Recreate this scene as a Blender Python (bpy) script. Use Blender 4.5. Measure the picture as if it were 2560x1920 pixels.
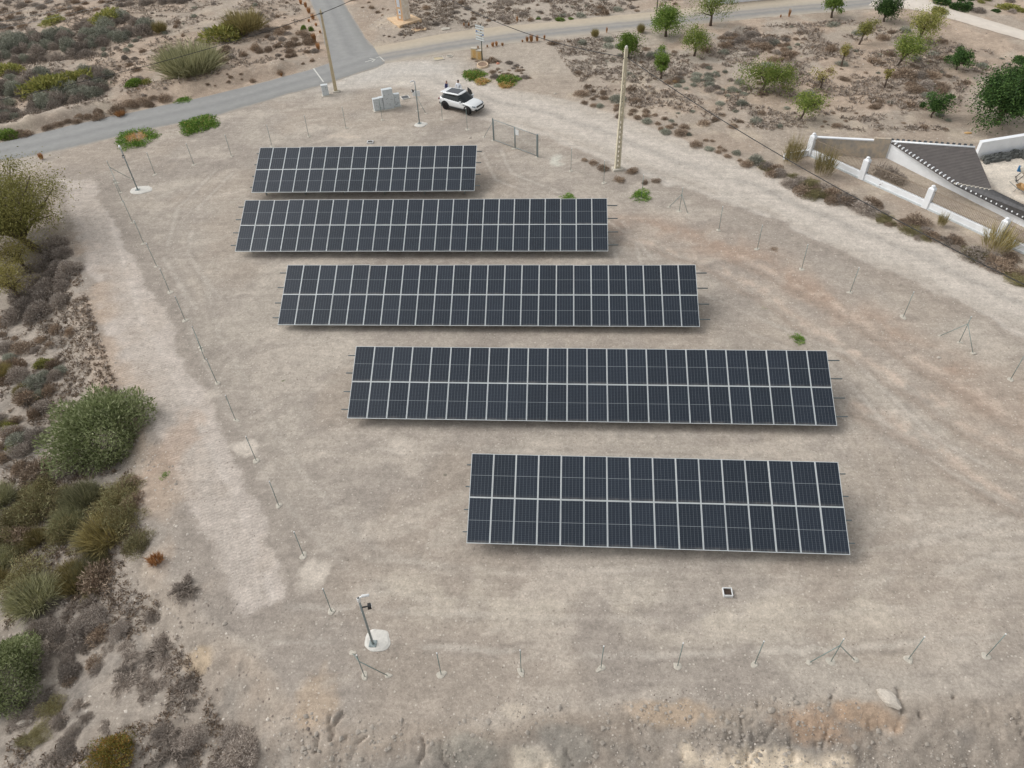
import bpy, math, random
import numpy as np
from mathutils import Vector, Matrix, Euler

for o in list(bpy.data.objects):
    bpy.data.objects.remove(o, do_unlink=True)
S = bpy.context.scene
COL = S.collection
RNG = np.random.default_rng(7)
R = math.radians

# ------------------------------------------------------------ camera
CAM = np.array([18.3128, -37.1433, 29.8140])
PITCH, YAW, ROLL, FPX = 0.7528494, 0.0765804, 0.0385138, 1822.226


def cam_axes():
    cy, sy = math.cos(YAW), math.sin(YAW)
    rz = np.array([[cy, sy, 0], [-sy, cy, 0], [0, 0, 1]])
    cp, sp = math.cos(PITCH), math.sin(PITCH)
    fwd, right = np.array([0, cp, -sp]), np.array([1.0, 0, 0])
    m = np.array([right, np.cross(fwd, right), fwd]) @ rz
    c, s = math.cos(ROLL), math.sin(ROLL)
    return np.array([[c, s, 0], [-s, c, 0], [0, 0, 1]]) @ m


AX = cam_axes()
cam = bpy.data.cameras.new('camera')
cam.sensor_width = 36
cam.lens = FPX / 2560 * 36
cam.clip_end = 6000
co = bpy.data.objects.new('camera', cam)
COL.objects.link(co)
m4 = Matrix.Identity(4)
for i in range(3):
    m4[i][0], m4[i][1], m4[i][2], m4[i][3] = AX[0][i], -AX[1][i], -AX[2][i], CAM[i]
co.matrix_world = m4
S.camera = co

# ------------------------------------------------------------ sky, sun, exposure
W = bpy.data.worlds.new('World')
S.world = W
W.use_nodes = True
nt = W.node_tree
bg = nt.nodes['Background']
sky = nt.nodes.new('ShaderNodeTexSky')
sky.sky_type = 'NISHITA'
sky.sun_disc = False
SUN_EL, SUN_AZ = R(44), R(-80)          # azimuth from +Y, clockwise positive
sky.sun_elevation = SUN_EL
sky.sun_rotation = SUN_AZ
sky.altitude = 200
sky.air_density = 1.6
sky.dust_density = 4.0
sky.ozone_density = 1.0
hs = nt.nodes.new('ShaderNodeHueSaturation')   # high thin cloud: a nearly grey sky
hs.inputs['Saturation'].default_value = 0.12
nt.links.new(sky.outputs[0], hs.inputs['Color'])
nt.links.new(hs.outputs[0], bg.inputs[0])
bg.inputs[1].default_value = 0.15
sd = bpy.data.lights.new('sun', 'SUN')
sd.energy = 0.8
sd.angle = R(30)
sd.color = (1.0, 0.95, 0.88)
so = bpy.data.objects.new('sun', sd)
COL.objects.link(so)
sdir = Vector((math.sin(SUN_AZ) * math.cos(SUN_EL), math.cos(SUN_AZ) * math.cos(SUN_EL), math.sin(SUN_EL)))
so.rotation_euler = sdir.to_track_quat('Z', 'Y').to_euler()
so.location = (0, 0, 60)
S.view_settings.view_transform = 'Standard'
S.view_settings.look = 'None'
S.view_settings.exposure = 0.13
S.view_settings.gamma = 1.0
S.view_settings.use_curve_mapping = False


# ------------------------------------------------------------ small numeric helpers
def ray(px, py):
    d = AX.T @ np.array([(px - 1280) / FPX, (py - 960) / FPX, 1.0])
    return d / np.linalg.norm(d)


def sm(a, b, x):
    t = np.clip((x - a) / (b - a), 0, 1)
    return t * t * (3 - 2 * t)


def _h(ix, iy, s):
    n = (ix.astype(np.int64) * 374761393 + iy.astype(np.int64) * 668265263 + s * 1442695041) & 0x7fffffff
    n = ((n ^ (n >> 13)) * 1274126177) & 0x7fffffff
    return ((n ^ (n >> 16)) & 0xffff) / 65535.0


def vn(x, y, s):
    ix, iy = np.floor(x), np.floor(y)
    fx, fy = x - ix, y - iy
    fx, fy = fx * fx * (3 - 2 * fx), fy * fy * (3 - 2 * fy)
    a, b, c, d = _h(ix, iy, s), _h(ix + 1, iy, s), _h(ix, iy + 1, s), _h(ix + 1, iy + 1, s)
    return (a * (1 - fx) + b * fx) * (1 - fy) + (c * (1 - fx) + d * fx) * fy


def fbm(x, y, f, s, o=4):
    v, a, t = 0, 1.0, 0
    for k in range(o):
        v = v + a * vn(x * f + k * 17.3, y * f - k * 9.1, s + k)
        t += a
        a *= 0.5
        f *= 2.03
    return v / t            # 0..1


def dseg(x, y, pl):
    d = np.full(np.shape(x), 1e9)
    for (ax, ay), (bx, by) in zip(pl[:-1], pl[1:]):
        vx, vy = bx - ax, by - ay
        t = np.clip(((x - ax) * vx + (y - ay) * vy) / (vx * vx + vy * vy + 1e-9), 0, 1)
        d = np.minimum(d, np.hypot(x - ax - t * vx, y - ay - t * vy))
    return d


def inside(x, y, pg):
    r = np.zeros(np.shape(x), bool)
    n = len(pg)
    for i in range(n):
        (ax, ay), (bx, by) = pg[i], pg[(i + 1) % n]
        if ay == by:
            continue
        r ^= ((ay > y) != (by > y)) & (x < (bx - ax) * (y - ay) / (by - ay) + ax)
    return r


def sdist(x, y, pg):          # signed distance to a closed outline, negative inside
    d = dseg(x, y, list(pg) + [pg[0]])
    return np.where(inside(x, y, pg), -d, d)


# ------------------------------------------------------------ terrain
BASE = (-0.465, 0.00395, 0.0428)


def base(x, y):
    return BASE[0] + BASE[1] * x + BASE[2] * y


def P(px, py):                # a spot on the site's main slope (plane), from where it shows in the picture
    d = ray(px, py)
    t = (base(CAM[0], CAM[1]) - CAM[2]) / (d[2] - BASE[1] * d[0] - BASE[2] * d[1])
    p = CAM + t * d
    return (p[0], p[1])


def PL(*pts):
    return [P(a, b) for a, b in pts]


CREST = PL((40, 425), (118, 428), (150, 500), (168, 600), (195, 720), (235, 850), (285, 960), (372, 1060), (372, 1180),
           (355, 1300), (400, 1380), (450, 1450), (520, 1540), (640, 1610), (690, 1660), (750, 1745), (830, 1785),
           (960, 1805), (1200, 1795), (1450, 1752), (1700, 1732), (2000, 1735), (2300, 1722), (2700, 1700))
OUTSIDE = CREST + [(60, -60), (-80, -60), (-80, CREST[0][1])]
ROAD_U = PL((-260, 420), (-120, 385), (0, 355), (69, 339), (160, 316), (252, 295), (343, 277), (435, 256), (502, 243), (581, 224), (671, 201),
            (771, 174), (823, 157), (880, 137), (938, 116))
ROAD_L = PL((-260, 470), (-120, 434), (0, 403), (32, 400), (108, 385), (217, 362), (325, 333), (434, 311), (543, 289), (615, 268), (723, 235),
            (800, 217), (881, 188), (944, 169), (963, 158))
TAN_U = PL((934, 117), (1011, 103), (1106, 84), (1193, 72), (1250, 66), (1380, 54), (1538, 38), (1633, 30), (1806, 11),
           (1867, 6), (1938, 0), (2100, -16), (2230, -28))
TAN_L = PL((958, 158), (1058, 142), (1167, 124), (1190, 121), (1380, 95), (1538, 79), (1630, 71), (1832, 52), (1914, 43),
           (2010, 35), (2109, 28), (2182, 20), (2245, 10))
SIDE_L = PL((742, -70), (757, -35), (773, 0), (798, 54), (816, 127), (826, 162))
SIDE_R = PL((826, -70), (843, -35), (859, 0), (873, 28), (897, 63), (914, 94), (940, 120))
PALE_U = PL((2228, -30), (2321, 0), (2367, 19), (2560, 76), (2800, 150))
PALE_L = PL((2160, 22), (2245, 19), (2323, 30), (2356, 41), (2560, 100), (2800, 178))
DIRT_U = PL((960, 157), (1060, 150), (1120, 175), (1200, 200), (1310, 232), (1400, 245), (1527, 285), (1685, 339), (1811, 389), (1906, 424),
            (1990, 468), (2109, 509), (2198, 548), (2318, 601), (2407, 630), (2560, 697), (2900, 850))
DIRT_L = PL((800, 218), (900, 222), (1000, 215), (1080, 240), (1180, 290), (1290, 318), (1400, 352), (1560, 420), (1750, 484), (1970, 557),
            (2189, 664), (2445, 773), (2560, 832), (2900, 985))


def poly(u, l):
    return list(u) + list(l)[::-1]


ROADS = [poly(ROAD_U, ROAD_L), poly(TAN_U, TAN_L), poly(SIDE_L, SIDE_R), poly(PALE_U, PALE_L)]
DIRT = poly(DIRT_U, DIRT_L)
TRACK = PL((150, 440), (235, 455), (250, 519), (289, 561), (313, 615), (341, 645), (353, 694), (383, 751), (416, 796), (437, 847), (444, 870),
           (477, 933), (517, 983), (530, 1049), (564, 1089), (584, 1148), (610, 1208), (647, 1268), (663, 1314), (673, 1364),
           (691, 1393), (706, 1449), (712, 1502), (654, 1515), (598, 1543), (575, 1450), (520, 1350), (470, 1250), (425, 1160),
           (395, 1080), (350, 1010), (310, 950), (275, 900), (250, 800), (235, 720), (210, 640), (185, 560))
YARD = CREST[:1] + CREST[1:] + [(80, -22), (60, -10)] + DIRT_L[::-1] + ROAD_L[11:1:-1]
VILLA = PL((2020, 388), (2216, 350), (2440, 345), (2900, 300), (2900, 800), (2560, 643), (2303, 522))
BERM = PL((1440, 262), (1560, 300), (1700, 352), (1830, 402), (1930, 445), (2040, 495), (2160, 540), (2300, 600), (2420, 650), (2560, 720))
BANK = PL((-200, 380), (0, 335), (120, 305), (230, 275), (340, 245), (440, 225), (560, 200), (640, 180), (700, 170))
STEP = PL((-100, 165), (0, 158), (90, 148), (190, 136), (240, 128))
GULLY = [PL(*g) for g in (
    ((858, 1778), (845, 1795), (838, 1815), (826, 1845)), ((822, 1785), (824, 1812), (829, 1835)),
    ((912, 1838), (893, 1850), (884, 1862), (872, 1885)), ((868, 1838), (861, 1858)), ((1052, 1842), (1058, 1872), (1048, 1900)),
    ((1898, 1755), (1890, 1785), (1893, 1810), (1886, 1870)), ((2092, 1728), (2070, 1750), (2074, 1775), (2082, 1800), (2070, 1850)),
    ((2244, 1722), (2252, 1750), (2256, 1775), (2252, 1812)), ((2390, 1705), (2386, 1742)), ((2308, 1778), (2318, 1805)),
    ((1858, 1790), (1862, 1850)), ((790, 1835), (780, 1870)))]


def H(x, y, fine=False):
    x, y = np.asarray(x, float), np.asarray(y, float)
    z = base(x, y)
    far = np.maximum(np.hypot(x - 18, y - 20) - 130, 0)
    out = np.where(inside(x, y, OUTSIDE), dseg(x, y, CREST), 0.0)
    fade = sm(17.0, 9.0, y)
    wob = 0.7 + 0.8 * fbm(x, y, 0.35, 5, 3)
    near = sm(-19.0, -23.5, y) * sm(0.0, 14.0, x)
    drop = (1.0 * sm(0.0, 3.0, out * wob) + 0.35 * sm(3.0, 9.0, out)) * fade * (1 - near) + near * (1.9 * sm(0.0, 5.0, out * wob))
    z = z - drop
    dr = np.full(np.shape(x), 1e9)
    for rp in ROADS + [DIRT]:
        dr = np.minimum(dr, sdist(x, y, rp))
    dy = sdist(x, y, YARD)
    dv = sdist(x, y, VILLA)
    nat = sm(0.3, 4.0, dr) * sm(0.0, 4.0, np.maximum(dy, np.where(out > 0, out, -1))) * sm(0.2, 2.0, dv)
    z = z + nat * (0.55 * (fbm(x, y, 0.11, 11, 3) - 0.5) + 0.35 * (fbm(x, y, 0.5, 21, 3) - 0.5))
    db = dseg(x, y, BANK)
    z = z + sm(0.3, 1.6, dr) * 0.75 * np.exp(-(db / 1.9) ** 2) * (0.5 + fbm(x, y, 0.6, 31, 3))
    dm = dseg(x, y, BERM)
    z = z + sm(0.0, 1.0, dr) * 0.28 * np.exp(-(dm / 1.2) ** 2) * (0.4 + 1.2 * fbm(x, y, 0.9, 41, 3))
    ds = dseg(x, y, STEP)
    z = z - 0.45 * np.exp(-(ds / 0.7) ** 2)
    gu = 0
    for g in GULLY:
        gu = np.maximum(gu, np.exp(-(dseg(x + 0.34 * (fbm(x, y, 2.6, 51, 3) - 0.5), y, g) / 0.06) ** 2))
    z = z - 0.20 * gu * sm(0.22, 0.45, fbm(x, y, 1.3, 55, 3))
    rill = np.abs(fbm(x * 1.1 + 0.5 * fbm(x, y, 1.1, 58, 3), y * 0.55, 1.0, 57, 5) - 0.5) * 2
    z = z - near * sm(0.1, 1.6, out) * 0.16 * sm(0.07, 0.0, rill) * sm(0.56, 0.66, fbm(x, y, 0.5, 59, 3))
    if fine:
        z = z + 0.035 * (fbm(x, y, 1.3, 61, 3) - 0.5) + (0.03 + 0.14 * sm(0.0, 1.2, out)) * (fbm(x, y, 2.6, 71, 4) - 0.5)
        z = z - np.where(dr < 0.0, 0.0, 0.0)
        for rp in ROADS:
            z = z - 0.07 * sm(0.15, -0.25, sdist(x, y, rp))
    return z - 0.0004 * far


HX, HY = np.arange(-90, 115.1, 0.25), np.arange(-40, 100.1, 0.25)
_gx, _gy = np.meshgrid(HX, HY)
HZ = H(_gx.ravel(), _gy.ravel()).reshape(_gx.shape)


def HQ(x, y):                 # quick look-up of the terrain height
    fx, fy = np.clip((np.asarray(x) + 90) * 4, 0, len(HX) - 1.01), np.clip((np.asarray(y) + 40) * 4, 0, len(HY) - 1.01)
    i, j = fx.astype(int), fy.astype(int)
    a, b = fx - i, fy - j
    return (HZ[j, i] * (1 - a) + HZ[j, i + 1] * a) * (1 - b) + (HZ[j + 1, i] * (1 - a) + HZ[j + 1, i + 1] * a) * b


def G(px, py, up=0.0):        # the point `up` metres above the ground that shows at this spot of the picture
    d = ray(px, py)
    t = np.linspace(25, 190, 1650)
    q = CAM[None] + t[:, None] * d[None]
    e = q[:, 2] - HQ(q[:, 0], q[:, 1]) - up
    i = int(np.argmax(e < 0)) if (e < 0).any() else len(t) - 1
    if i > 0:
        w = e[i - 1] / (e[i - 1] - e[i] + 1e-9)
        p = q[i - 1] * (1 - w) + q[i] * w
    else:
        p = q[0]
    return Vector(p)


def on(x, y, up=0.0):
    return Vector((x, y, float(HQ(np.array([x]), np.array([y]))[0]) + up))


def depth(p):
    return float(AX[2] @ (np.array(p) - CAM))


def mpp(p):                   # metres per photograph pixel at a point
    return depth(p) / FPX


def elev(p):
    v = np.array(p) - CAM
    return math.asin(-v[2] / np.linalg.norm(v))


def tall(p, px_h, w=0.0):     # height in metres of an upright thing at p that is px_h pixels high and w metres deep
    e = elev(p)
    return max((px_h * mpp(p) - 0.5 * w * math.sin(e)) / math.cos(e), 0.1)


# ------------------------------------------------------------ mesh and object helpers
class MB:
    def __init__(s):
        s.v, s.f, s.m = [], [], []

    def add(s, vs, fs, mi=0, M=None):
        n = len(s.v)
        s.v += [tuple(M @ Vector(p)) if M is not None else tuple(p) for p in vs]
        s.f += [tuple(i + n for i in f) for f in fs]
        s.m += [mi] * len(fs)
        return s

    def box(s, c, d, mi=0, M=None, taper=1.0, tx=None):
        tx = taper if tx is None else tx
        x, y, z = d[0] / 2, d[1] / 2, d[2] / 2
        vs = [(c[0] + a * x * (tx if k > 0 else 1), c[1] + b * y * (taper if k > 0 else 1), c[2] + k * z)
              for k in (-1, 1) for a, b in ((-1, -1), (1, -1), (1, 1), (-1, 1))]
        return s.add(vs, [(3, 2, 1, 0), (4, 5, 6, 7), (0, 1, 5, 4), (1, 2, 6, 5), (2, 3, 7, 6), (3, 0, 4, 7)], mi, M)

    def prism(s, pg, z0, z1, mi=0, M=None):
        n = len(pg)
        vs = [(x, y, z0) for x, y in pg] + [(x, y, z1) for x, y in pg]
        fs = [tuple(range(n))[::-1], tuple(range(n, 2 * n))] + [(i, (i + 1) % n, n + (i + 1) % n, n + i) for i in range(n)]
        return s.add(vs, fs, mi, M)

    def tube(s, path, rad, n=6, mi=0, cap=True):
        path = [Vector(p) for p in path]
        rad = rad if isinstance(rad, (list, tuple)) else [rad] * len(path)
        vs, fs = [], []
        up = Vector((0.13, 0.21, 0.97))
        for i, p in enumerate(path):
            t = (path[min(i + 1, len(path) - 1)] - path[max(i - 1, 0)]).normalized()
            if abs(t.dot(up)) > 0.95:
                up = Vector((0.9, 0.3, 0.1))
            a = t.cross(up).normalized()
            b = t.cross(a)
            for k in range(n):
                w = 2 * math.pi * k / n
                vs.append(p + rad[i] * (a * math.cos(w) + b * math.sin(w)))
        for i in range(len(path) - 1):
            for k in range(n):
                k2 = (k + 1) % n
                fs.append((i * n + k, (i + 1) * n + k, (i + 1) * n + k2, i * n + k2))
        if cap:
            fs.append(tuple(range(n)))
            fs.append(tuple(range((len(path) - 1) * n, len(path) * n))[::-1])
        return s.add(vs, fs, mi)

    def lathe(s, prof, n=12, mi=0, M=None):
        vs = [(r * math.cos(2 * math.pi * k / n), r * math.sin(2 * math.pi * k / n), z) for r, z in prof for k in range(n)]
        fs = [(i * n + k, i * n + (k + 1) % n, (i + 1) * n + (k + 1) % n, (i + 1) * n + k) for i in range(len(prof) - 1) for k in range(n)]
        fs.append(tuple(range(n))[::-1])
        fs.append(tuple(range((len(prof) - 1) * n, len(prof) * n)))
        return s.add(vs, fs, mi, M)

    def mesh(s, name, mats, smooth=False):
        me = bpy.data.meshes.new(name)
        me.from_pydata(s.v, [], s.f)
        for m in (mats if isinstance(mats, (list, tuple)) else [mats]):
            me.materials.append(m)
        me.polygons.foreach_set('material_index', s.m)
        if smooth:
            me.polygons.foreach_set('use_smooth', [True] * len(s.f))
        me.update()
        return me

    def build(s, name, mats, parent=None, smooth=False, bevel=0.0):
        o = obj(name, s.mesh(name, mats, smooth), parent)
        if bevel:
            b = o.modifiers.new('bevel', 'BEVEL')
            b.width, b.segments, b.limit_method = bevel, 2, 'ANGLE'
        return o


def obj(name, me, parent=None, loc=None):
    o = bpy.data.objects.new(name, me)
    COL.objects.link(o)
    if parent is not None:
        o.parent = parent
    if loc is not None:
        o.location = loc
    return o


def tag(o, label, cat, group=None):
    o['label'] = label
    o['category'] = cat
    if group:
        o['group'] = group
    return o


def thing(name, label, cat, loc=(0, 0, 0), rz=0.0, group=None):
    o = bpy.data.objects.new(name, None)
    o.empty_display_size = 0.3
    COL.objects.link(o)
    o.location = loc
    o.rotation_euler = (0, 0, rz)
    return tag(o, label, cat, group)


def kind(o, k):
    o['kind'] = k
    return o


def blob(rx, ry, h, seed, n=18, rough=0.22):
    """flat irregular poured-concrete pad"""
    r = random.Random(seed)
    b = MB()
    out = [1 + rough * (r.random() - 0.5) * 2 for _ in range(n)]
    out = [(out[i - 1] + 2 * out[i] + out[(i + 1) % n]) / 4 for i in range(n)]
    vs = []
    for lev, (f, z) in enumerate(((1.0, -0.06), (0.97, h * 0.35), (0.8, h), (0.45, h * 1.15))):
        for k in range(n):
            a = 2 * math.pi * k / n
            vs.append((rx * f * out[k] * math.cos(a), ry * f * out[k] * math.sin(a), z + 0.012 * (r.random() - 0.5)))
    vs.append((0, 0, h * 1.2))
    fs = [(l * n + k, l * n + (k + 1) % n, (l + 1) * n + (k + 1) % n, (l + 1) * n + k) for l in range(3) for k in range(n)]
    fs += [(3 * n + k, 3 * n + (k + 1) % n, 4 * n) for k in range(n)]
    return b.add(vs, fs)


# ------------------------------------------------------------ materials
MATS = {}


def lin(r, g, b):
    return tuple(((c / 255 + 0.055) / 1.055) ** 2.4 if c > 10.3 else c / 255 / 12.92 for c in (r, g, b)) + (1.0,)


def mat(name, col, rough=0.8, metal=0.0, var=0.12, scale=6.0, bump=0.0, col2=None, coat=0.0, spec=None):
    if name in MATS:
        return MATS[name]
    m = bpy.data.materials.new(name)
    m.use_nodes = True
    n, l = m.node_tree.nodes, m.node_tree.links
    p = n['Principled BSDF']
    p.inputs['Roughness'].default_value = rough
    p.inputs['Metallic'].default_value = metal
    if coat:
        p.inputs['Coat Weight'].default_value = coat
        p.inputs['Coat Roughness'].default_value = 0.05
    if spec is not None:
        p.inputs['Specular IOR Level'].default_value = spec
    tc = n.new('ShaderNodeTexCoord')
    nz = n.new('ShaderNodeTexNoise')
    nz.inputs['Scale'].default_value = scale
    nz.inputs['Detail'].default_value = 6
    nz.inputs['Roughness'].default_value = 0.65
    l.new(tc.outputs['Object'], nz.inputs['Vector'])
    mx = n.new('ShaderNodeMix')
    mx.data_type = 'RGBA'
    c2 = col2 if col2 else tuple(max(0, c * (1 - 2 * var)) for c in col[:3]) + (1,)
    c1 = col if col2 else tuple(min(1, c * (1 + 2 * var)) for c in col[:3]) + (1,)
    mx.inputs['A'].default_value = c1
    mx.inputs['B'].default_value = c2
    cr = n.new('ShaderNodeMapRange')
    cr.inputs['From Min'].default_value = 0.3
    cr.inputs['From Max'].default_value = 0.7
    l.new(nz.outputs['Fac'], cr.inputs['Value'])
    l.new(cr.outputs['Result'], mx.inputs['Factor'])
    l.new(mx.outputs['Result'], p.inputs['Base Color'])
    if bump:
        b = n.new('ShaderNodeBump')
        b.inputs['Strength'].default_value = bump
        b.inputs['Distance'].default_value = 0.02
        l.new(nz.outputs['Fac'], b.inputs['Height'])
        l.new(b.outputs['Normal'], p.inputs['Normal'])
    MATS[name] = m
    return m


def leaf_mat(name, cols, rough=0.75, trans=0.12, objvar=0.25, gain=1.5):
    """leaves: every loose leaf takes its own shade from a short range; plants differ a little from each other"""
    if name in MATS:
        return MATS[name]
    m = bpy.data.materials.new(name)
    m.use_nodes = True
    n, l = m.node_tree.nodes, m.node_tree.links
    p = n['Principled BSDF']
    p.inputs['Roughness'].default_value = rough
    p.inputs['Specular IOR Level'].default_value = 0.25
    ge = n.new('ShaderNodeNewGeometry')
    cr = n.new('ShaderNodeValToRGB')
    e = cr.color_ramp.elements
    cols = [tuple(min(.85, k * gain) for k in c[:3]) + (1,) for c in cols]
    for i, c in enumerate(cols):
        t = i / (len(cols) - 1)
        if i < 2:
            e[i].position, e[i].color = t, c
        else:
            x = e.new(t)
            x.color = c
    l.new(ge.outputs['Random Per Island'], cr.inputs['Fac'])
    oi = n.new('ShaderNodeObjectInfo')
    mr = n.new('ShaderNodeMapRange')
    mr.inputs['To Min'].default_value = 1 - objvar
    mr.inputs['To Max'].default_value = 1 + objvar
    l.new(oi.outputs['Random'], mr.inputs['Value'])
    mu = n.new('ShaderNodeVectorMath')
    mu.operation = 'SCALE'
    l.new(cr.outputs['Color'], mu.inputs[0])
    l.new(mr.outputs['Result'], mu.inputs['Scale'])
    l.new(mu.outputs['Vector'], p.inputs['Base Color'])
    if trans:
        tr = n.new('ShaderNodeBsdfTranslucent')
        l.new(mu.outputs['Vector'], tr.inputs['Color'])
        ms = n.new('ShaderNodeMixShader')
        ms.inputs[0].default_value = trans
        l.new(p.outputs[0], ms.inputs[1])
        l.new(tr.outputs[0], ms.inputs[2])
        l.new(ms.outputs[0], n['Material Output'].inputs[0])
    MATS[name] = m
    return m


GALV = mat('galvanised_steel', lin(142, 152, 152), 0.5, 0.3, 0.08, 14)
GREEN_STEEL = mat('grey_green_painted_steel', lin(128, 144, 140), 0.45, 0.2, 0.08, 12)
RAIL = mat('rail_steel', lin(96, 106, 108), 0.5, 0.4, 0.08, 9)
CONC_PALE = mat('pale_poured_concrete', lin(188, 182, 170), 0.9, 0, 0.08, 7, 0.25)
CONC_WHITE = mat('whitish_poured_concrete', lin(208, 205, 198), 0.9, 0, 0.06, 6, 0.3)
CONC_GREY = mat('precast_grey_concrete', lin(200, 206, 208), 0.8, 0, 0.05, 5, 0.1)
CONC_CREAM = mat('cream_concrete', lin(190, 176, 146), 0.85, 0, 0.08, 3.5, 0.15)
WHITE_WALL = mat('white_lime_render', lin(232, 235, 238), 0.85, 0, 0.035, 1.2, 0.1)
BLACK_PL = mat('black_plastic', lin(30, 31, 33), 0.5, 0, 0.1, 10)
WHITE_PL = mat('white_plastic', lin(222, 224, 224), 0.4, 0, 0.03, 10)
CABLE = mat('black_cable', lin(46, 46, 46), 0.6, 0, 0.1, 10)


# ------------------------------------------------------------ ground sheet
def axis(spans):
    out = [spans[0][0]]
    for a, b, st in spans:
        n = max(1, int(round((b - a) / st)))
        out += list(np.linspace(a, b, n + 1)[1:])
    return np.array(out)


XS = axis([(-3000, -800, 400), (-800, -200, 100), (-200, -90, 12), (-90, -62, 2), (-62, -20, 0.36), (-20, 4, 0.125), (4, 43, 0.095), (43, 52, .16), (52, 80, 0.36), (80, 110, 2),
           (110, 220, 12), (220, 800, 100), (800, 3000, 400)])
YS = axis([(-1500, -300, 200), (-300, -60, 24), (-60, -32, 2), (-32, -27.5, 0.2), (-27.5, -20.5, 0.06), (-20.5, 30, 0.15), (30, 70, 0.3), (70, 100, 2), (100, 200, 10),
           (200, 800, 100), (800, 3000, 300)])
GX, GY = np.meshgrid(XS, YS)
x, y = GX.ravel(), GY.ravel()
core = (x > -95) & (x < 115) & (y > -62) & (y < 105)
z = base(x, y) - 0.0004 * np.maximum(np.hypot(x - 18, y - 20) - 130, 0)
z[core] = H(x[core], y[core], True)


def c3(r, g, b):
    return np.array(lin(r, g, b)[:3])


def mixc(c, t, m):
    return c * (1 - m[:, None]) + t[None, :] * m[:, None]


xc, yc = x[core], y[core]
wx, wy = xc + 1.1 * (fbm(xc, yc, 0.55, 101, 4) - 0.5), yc + 1.1 * (fbm(xc, yc, 0.55, 131, 4) - 0.5)   # ragged zone edges
n_big, n_mid, n_fin = fbm(xc, yc, 0.09, 201, 4), fbm(xc, yc, 0.45, 221, 4), fbm(xc, yc, 1.7, 241, 4)
streak = fbm(xc * 0.9 + 0.5 * yc, yc * 2.5 - 1.2 * xc, 0.22, 261, 4)
col = np.tile(c3(164, 155, 145), (len(xc), 1))
col = mixc(col, c3(174, 165, 154), sm(0.42, 0.62, n_mid))
col = mixc(col, c3(154, 145, 136), sm(0.52, 0.66, n_big) * 0.7)
col = mixc(col, c3(168, 156, 143), sm(0.50, 0.70, fbm(xc, yc, 0.16, 281, 4)) * 0.55)
col = mixc(col, c3(186, 176, 164), sm(0.55, 0.68, streak) * 0.55)
out = np.where(inside(wx, wy, OUTSIDE), dseg(wx, wy, CREST), 0.0)
dyard = sdist(wx, wy, YARD)
nat = sm(0.0, 1.2, dyard)
col = mixc(col, c3(167, 155, 142), nat)
col = mixc(col, c3(180, 167, 151), nat * sm(0.48, 0.68, n_mid))
col = mixc(col, c3(164, 150, 136), nat * sm(0.50, 0.64, fbm(xc, yc, 0.2, 301, 4)))
# stony ground beyond the dusty road, grey rather than sandy
gy = sm(38, 42, wy) * sm(-1, 3, wx) * sm(52, 40, wx)
col = mixc(col, c3(172, 162, 150), gy * 0.8)
# low ground left of the platform and the near slope
low = sm(0.0, 2.0, out)
col = mixc(col, c3(156, 147, 137), low * (0.65 + 0.6 * sm(0.4, 0.6, n_mid)))
col = mixc(col, c3(165, 155, 144), low * sm(0.52, 0.66, fbm(xc, yc, 0.33, 321, 4)))
# bulldozed light track along the left side
wx2, wy2 = wx + .5 * (fbm(xc, yc, 2.4, 151, 3) - .5), wy + .5 * (fbm(xc, yc, 2.4, 171, 3) - .5)
tr = sm(0.22, -0.28, sdist(wx2, wy2, TRACK))
dt_ = sdist(wx, wy, TRACK)
col = mixc(col, c3(152, 143, 134), sm(3.4, 0.2, dt_) * (dt_ > -.3) * (dyard < 0) * .75)
col = mixc(col, c3(188, 178, 169), tr * (0.78 + 0.3 * n_fin))
col = mixc(col, c3(182, 171, 160), tr * sm(0.52, 0.66, n_mid) * 0.6)
for dx in (-1.1, -.6, -.1, .45, 1.0):
    ln = PL((215 + dx * 22, 470), (270 + dx * 22, 640), (320 + dx * 24, 800), (410 + dx * 30, 980), (490 + dx * 34, 1150), (570 + dx * 38, 1330), (620 + dx * 42, 1500))
    col = mixc(col, c3(170, 160, 150), np.exp(-(dseg(xc + .25 * (n_mid - .5), yc, ln) / .16) ** 2) * sm(.9, .1, dt_) * .6 * sm(.25, .45, n_fin))
    col = mixc(col, c3(200, 191, 182), np.exp(-(dseg(xc - .4 + .25 * (n_mid - .5), yc, ln) / .2) ** 2) * tr * .5 * sm(.3, .55, n_fin))
edge_l = PL((150, 470), (190, 600), (235, 760), (290, 950), (390, 1100), (400, 1250), (470, 1420))
col = mixc(col, c3(176, 158, 141), np.exp(-(dseg(wx, wy, edge_l) / 1.3) ** 2) * sm(0.38, 0.6, n_mid) * 0.8 * sm(14, 8, wy))
# dirt road
di = sm(0.35, -0.45, sdist(wx, wy, DIRT))
col = mixc(col, c3(154, 144, 134), sm(2.4, 0.3, sdist(wx, wy, DIRT)) * (1 - di) * (wx > 14) * (dyard < 0.5) * .55)
col = mixc(col, c3(191, 183, 173), di * 0.95)
col = mixc(col, c3(203, 195, 186), np.exp(-(dseg(wx, wy, DIRT_L[5:]) / .28) ** 2) * .6 * sm(.35, .6, n_mid))
mid = [((a[0] + b[0]) / 2, (a[1] + b[1]) / 2) for a, b in zip(DIRT_U[2:], DIRT_L[2:])]
for off, cc, wd, am in ((-1.5, c3(198, 189, 179), 0.45, 0.8), (0.9, c3(197, 188, 178), 0.5, 0.75), (-0.3, c3(172, 165, 157), 0.4, 0.85), (2.6, c3(174, 164, 153), 0.5, 0.6),
                        (-3.0, c3(178, 168, 156), 0.5, 0.5)):
    ln = [(a - off * 0.42, b - off * 0.9) for a, b in mid]
    col = mixc(col, cc, np.exp(-(dseg(wx, wy, ln) / wd) ** 2) * am * sm(0.15, 0.42, fbm(xc, yc, 0.4, 341, 3)) * di)
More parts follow.
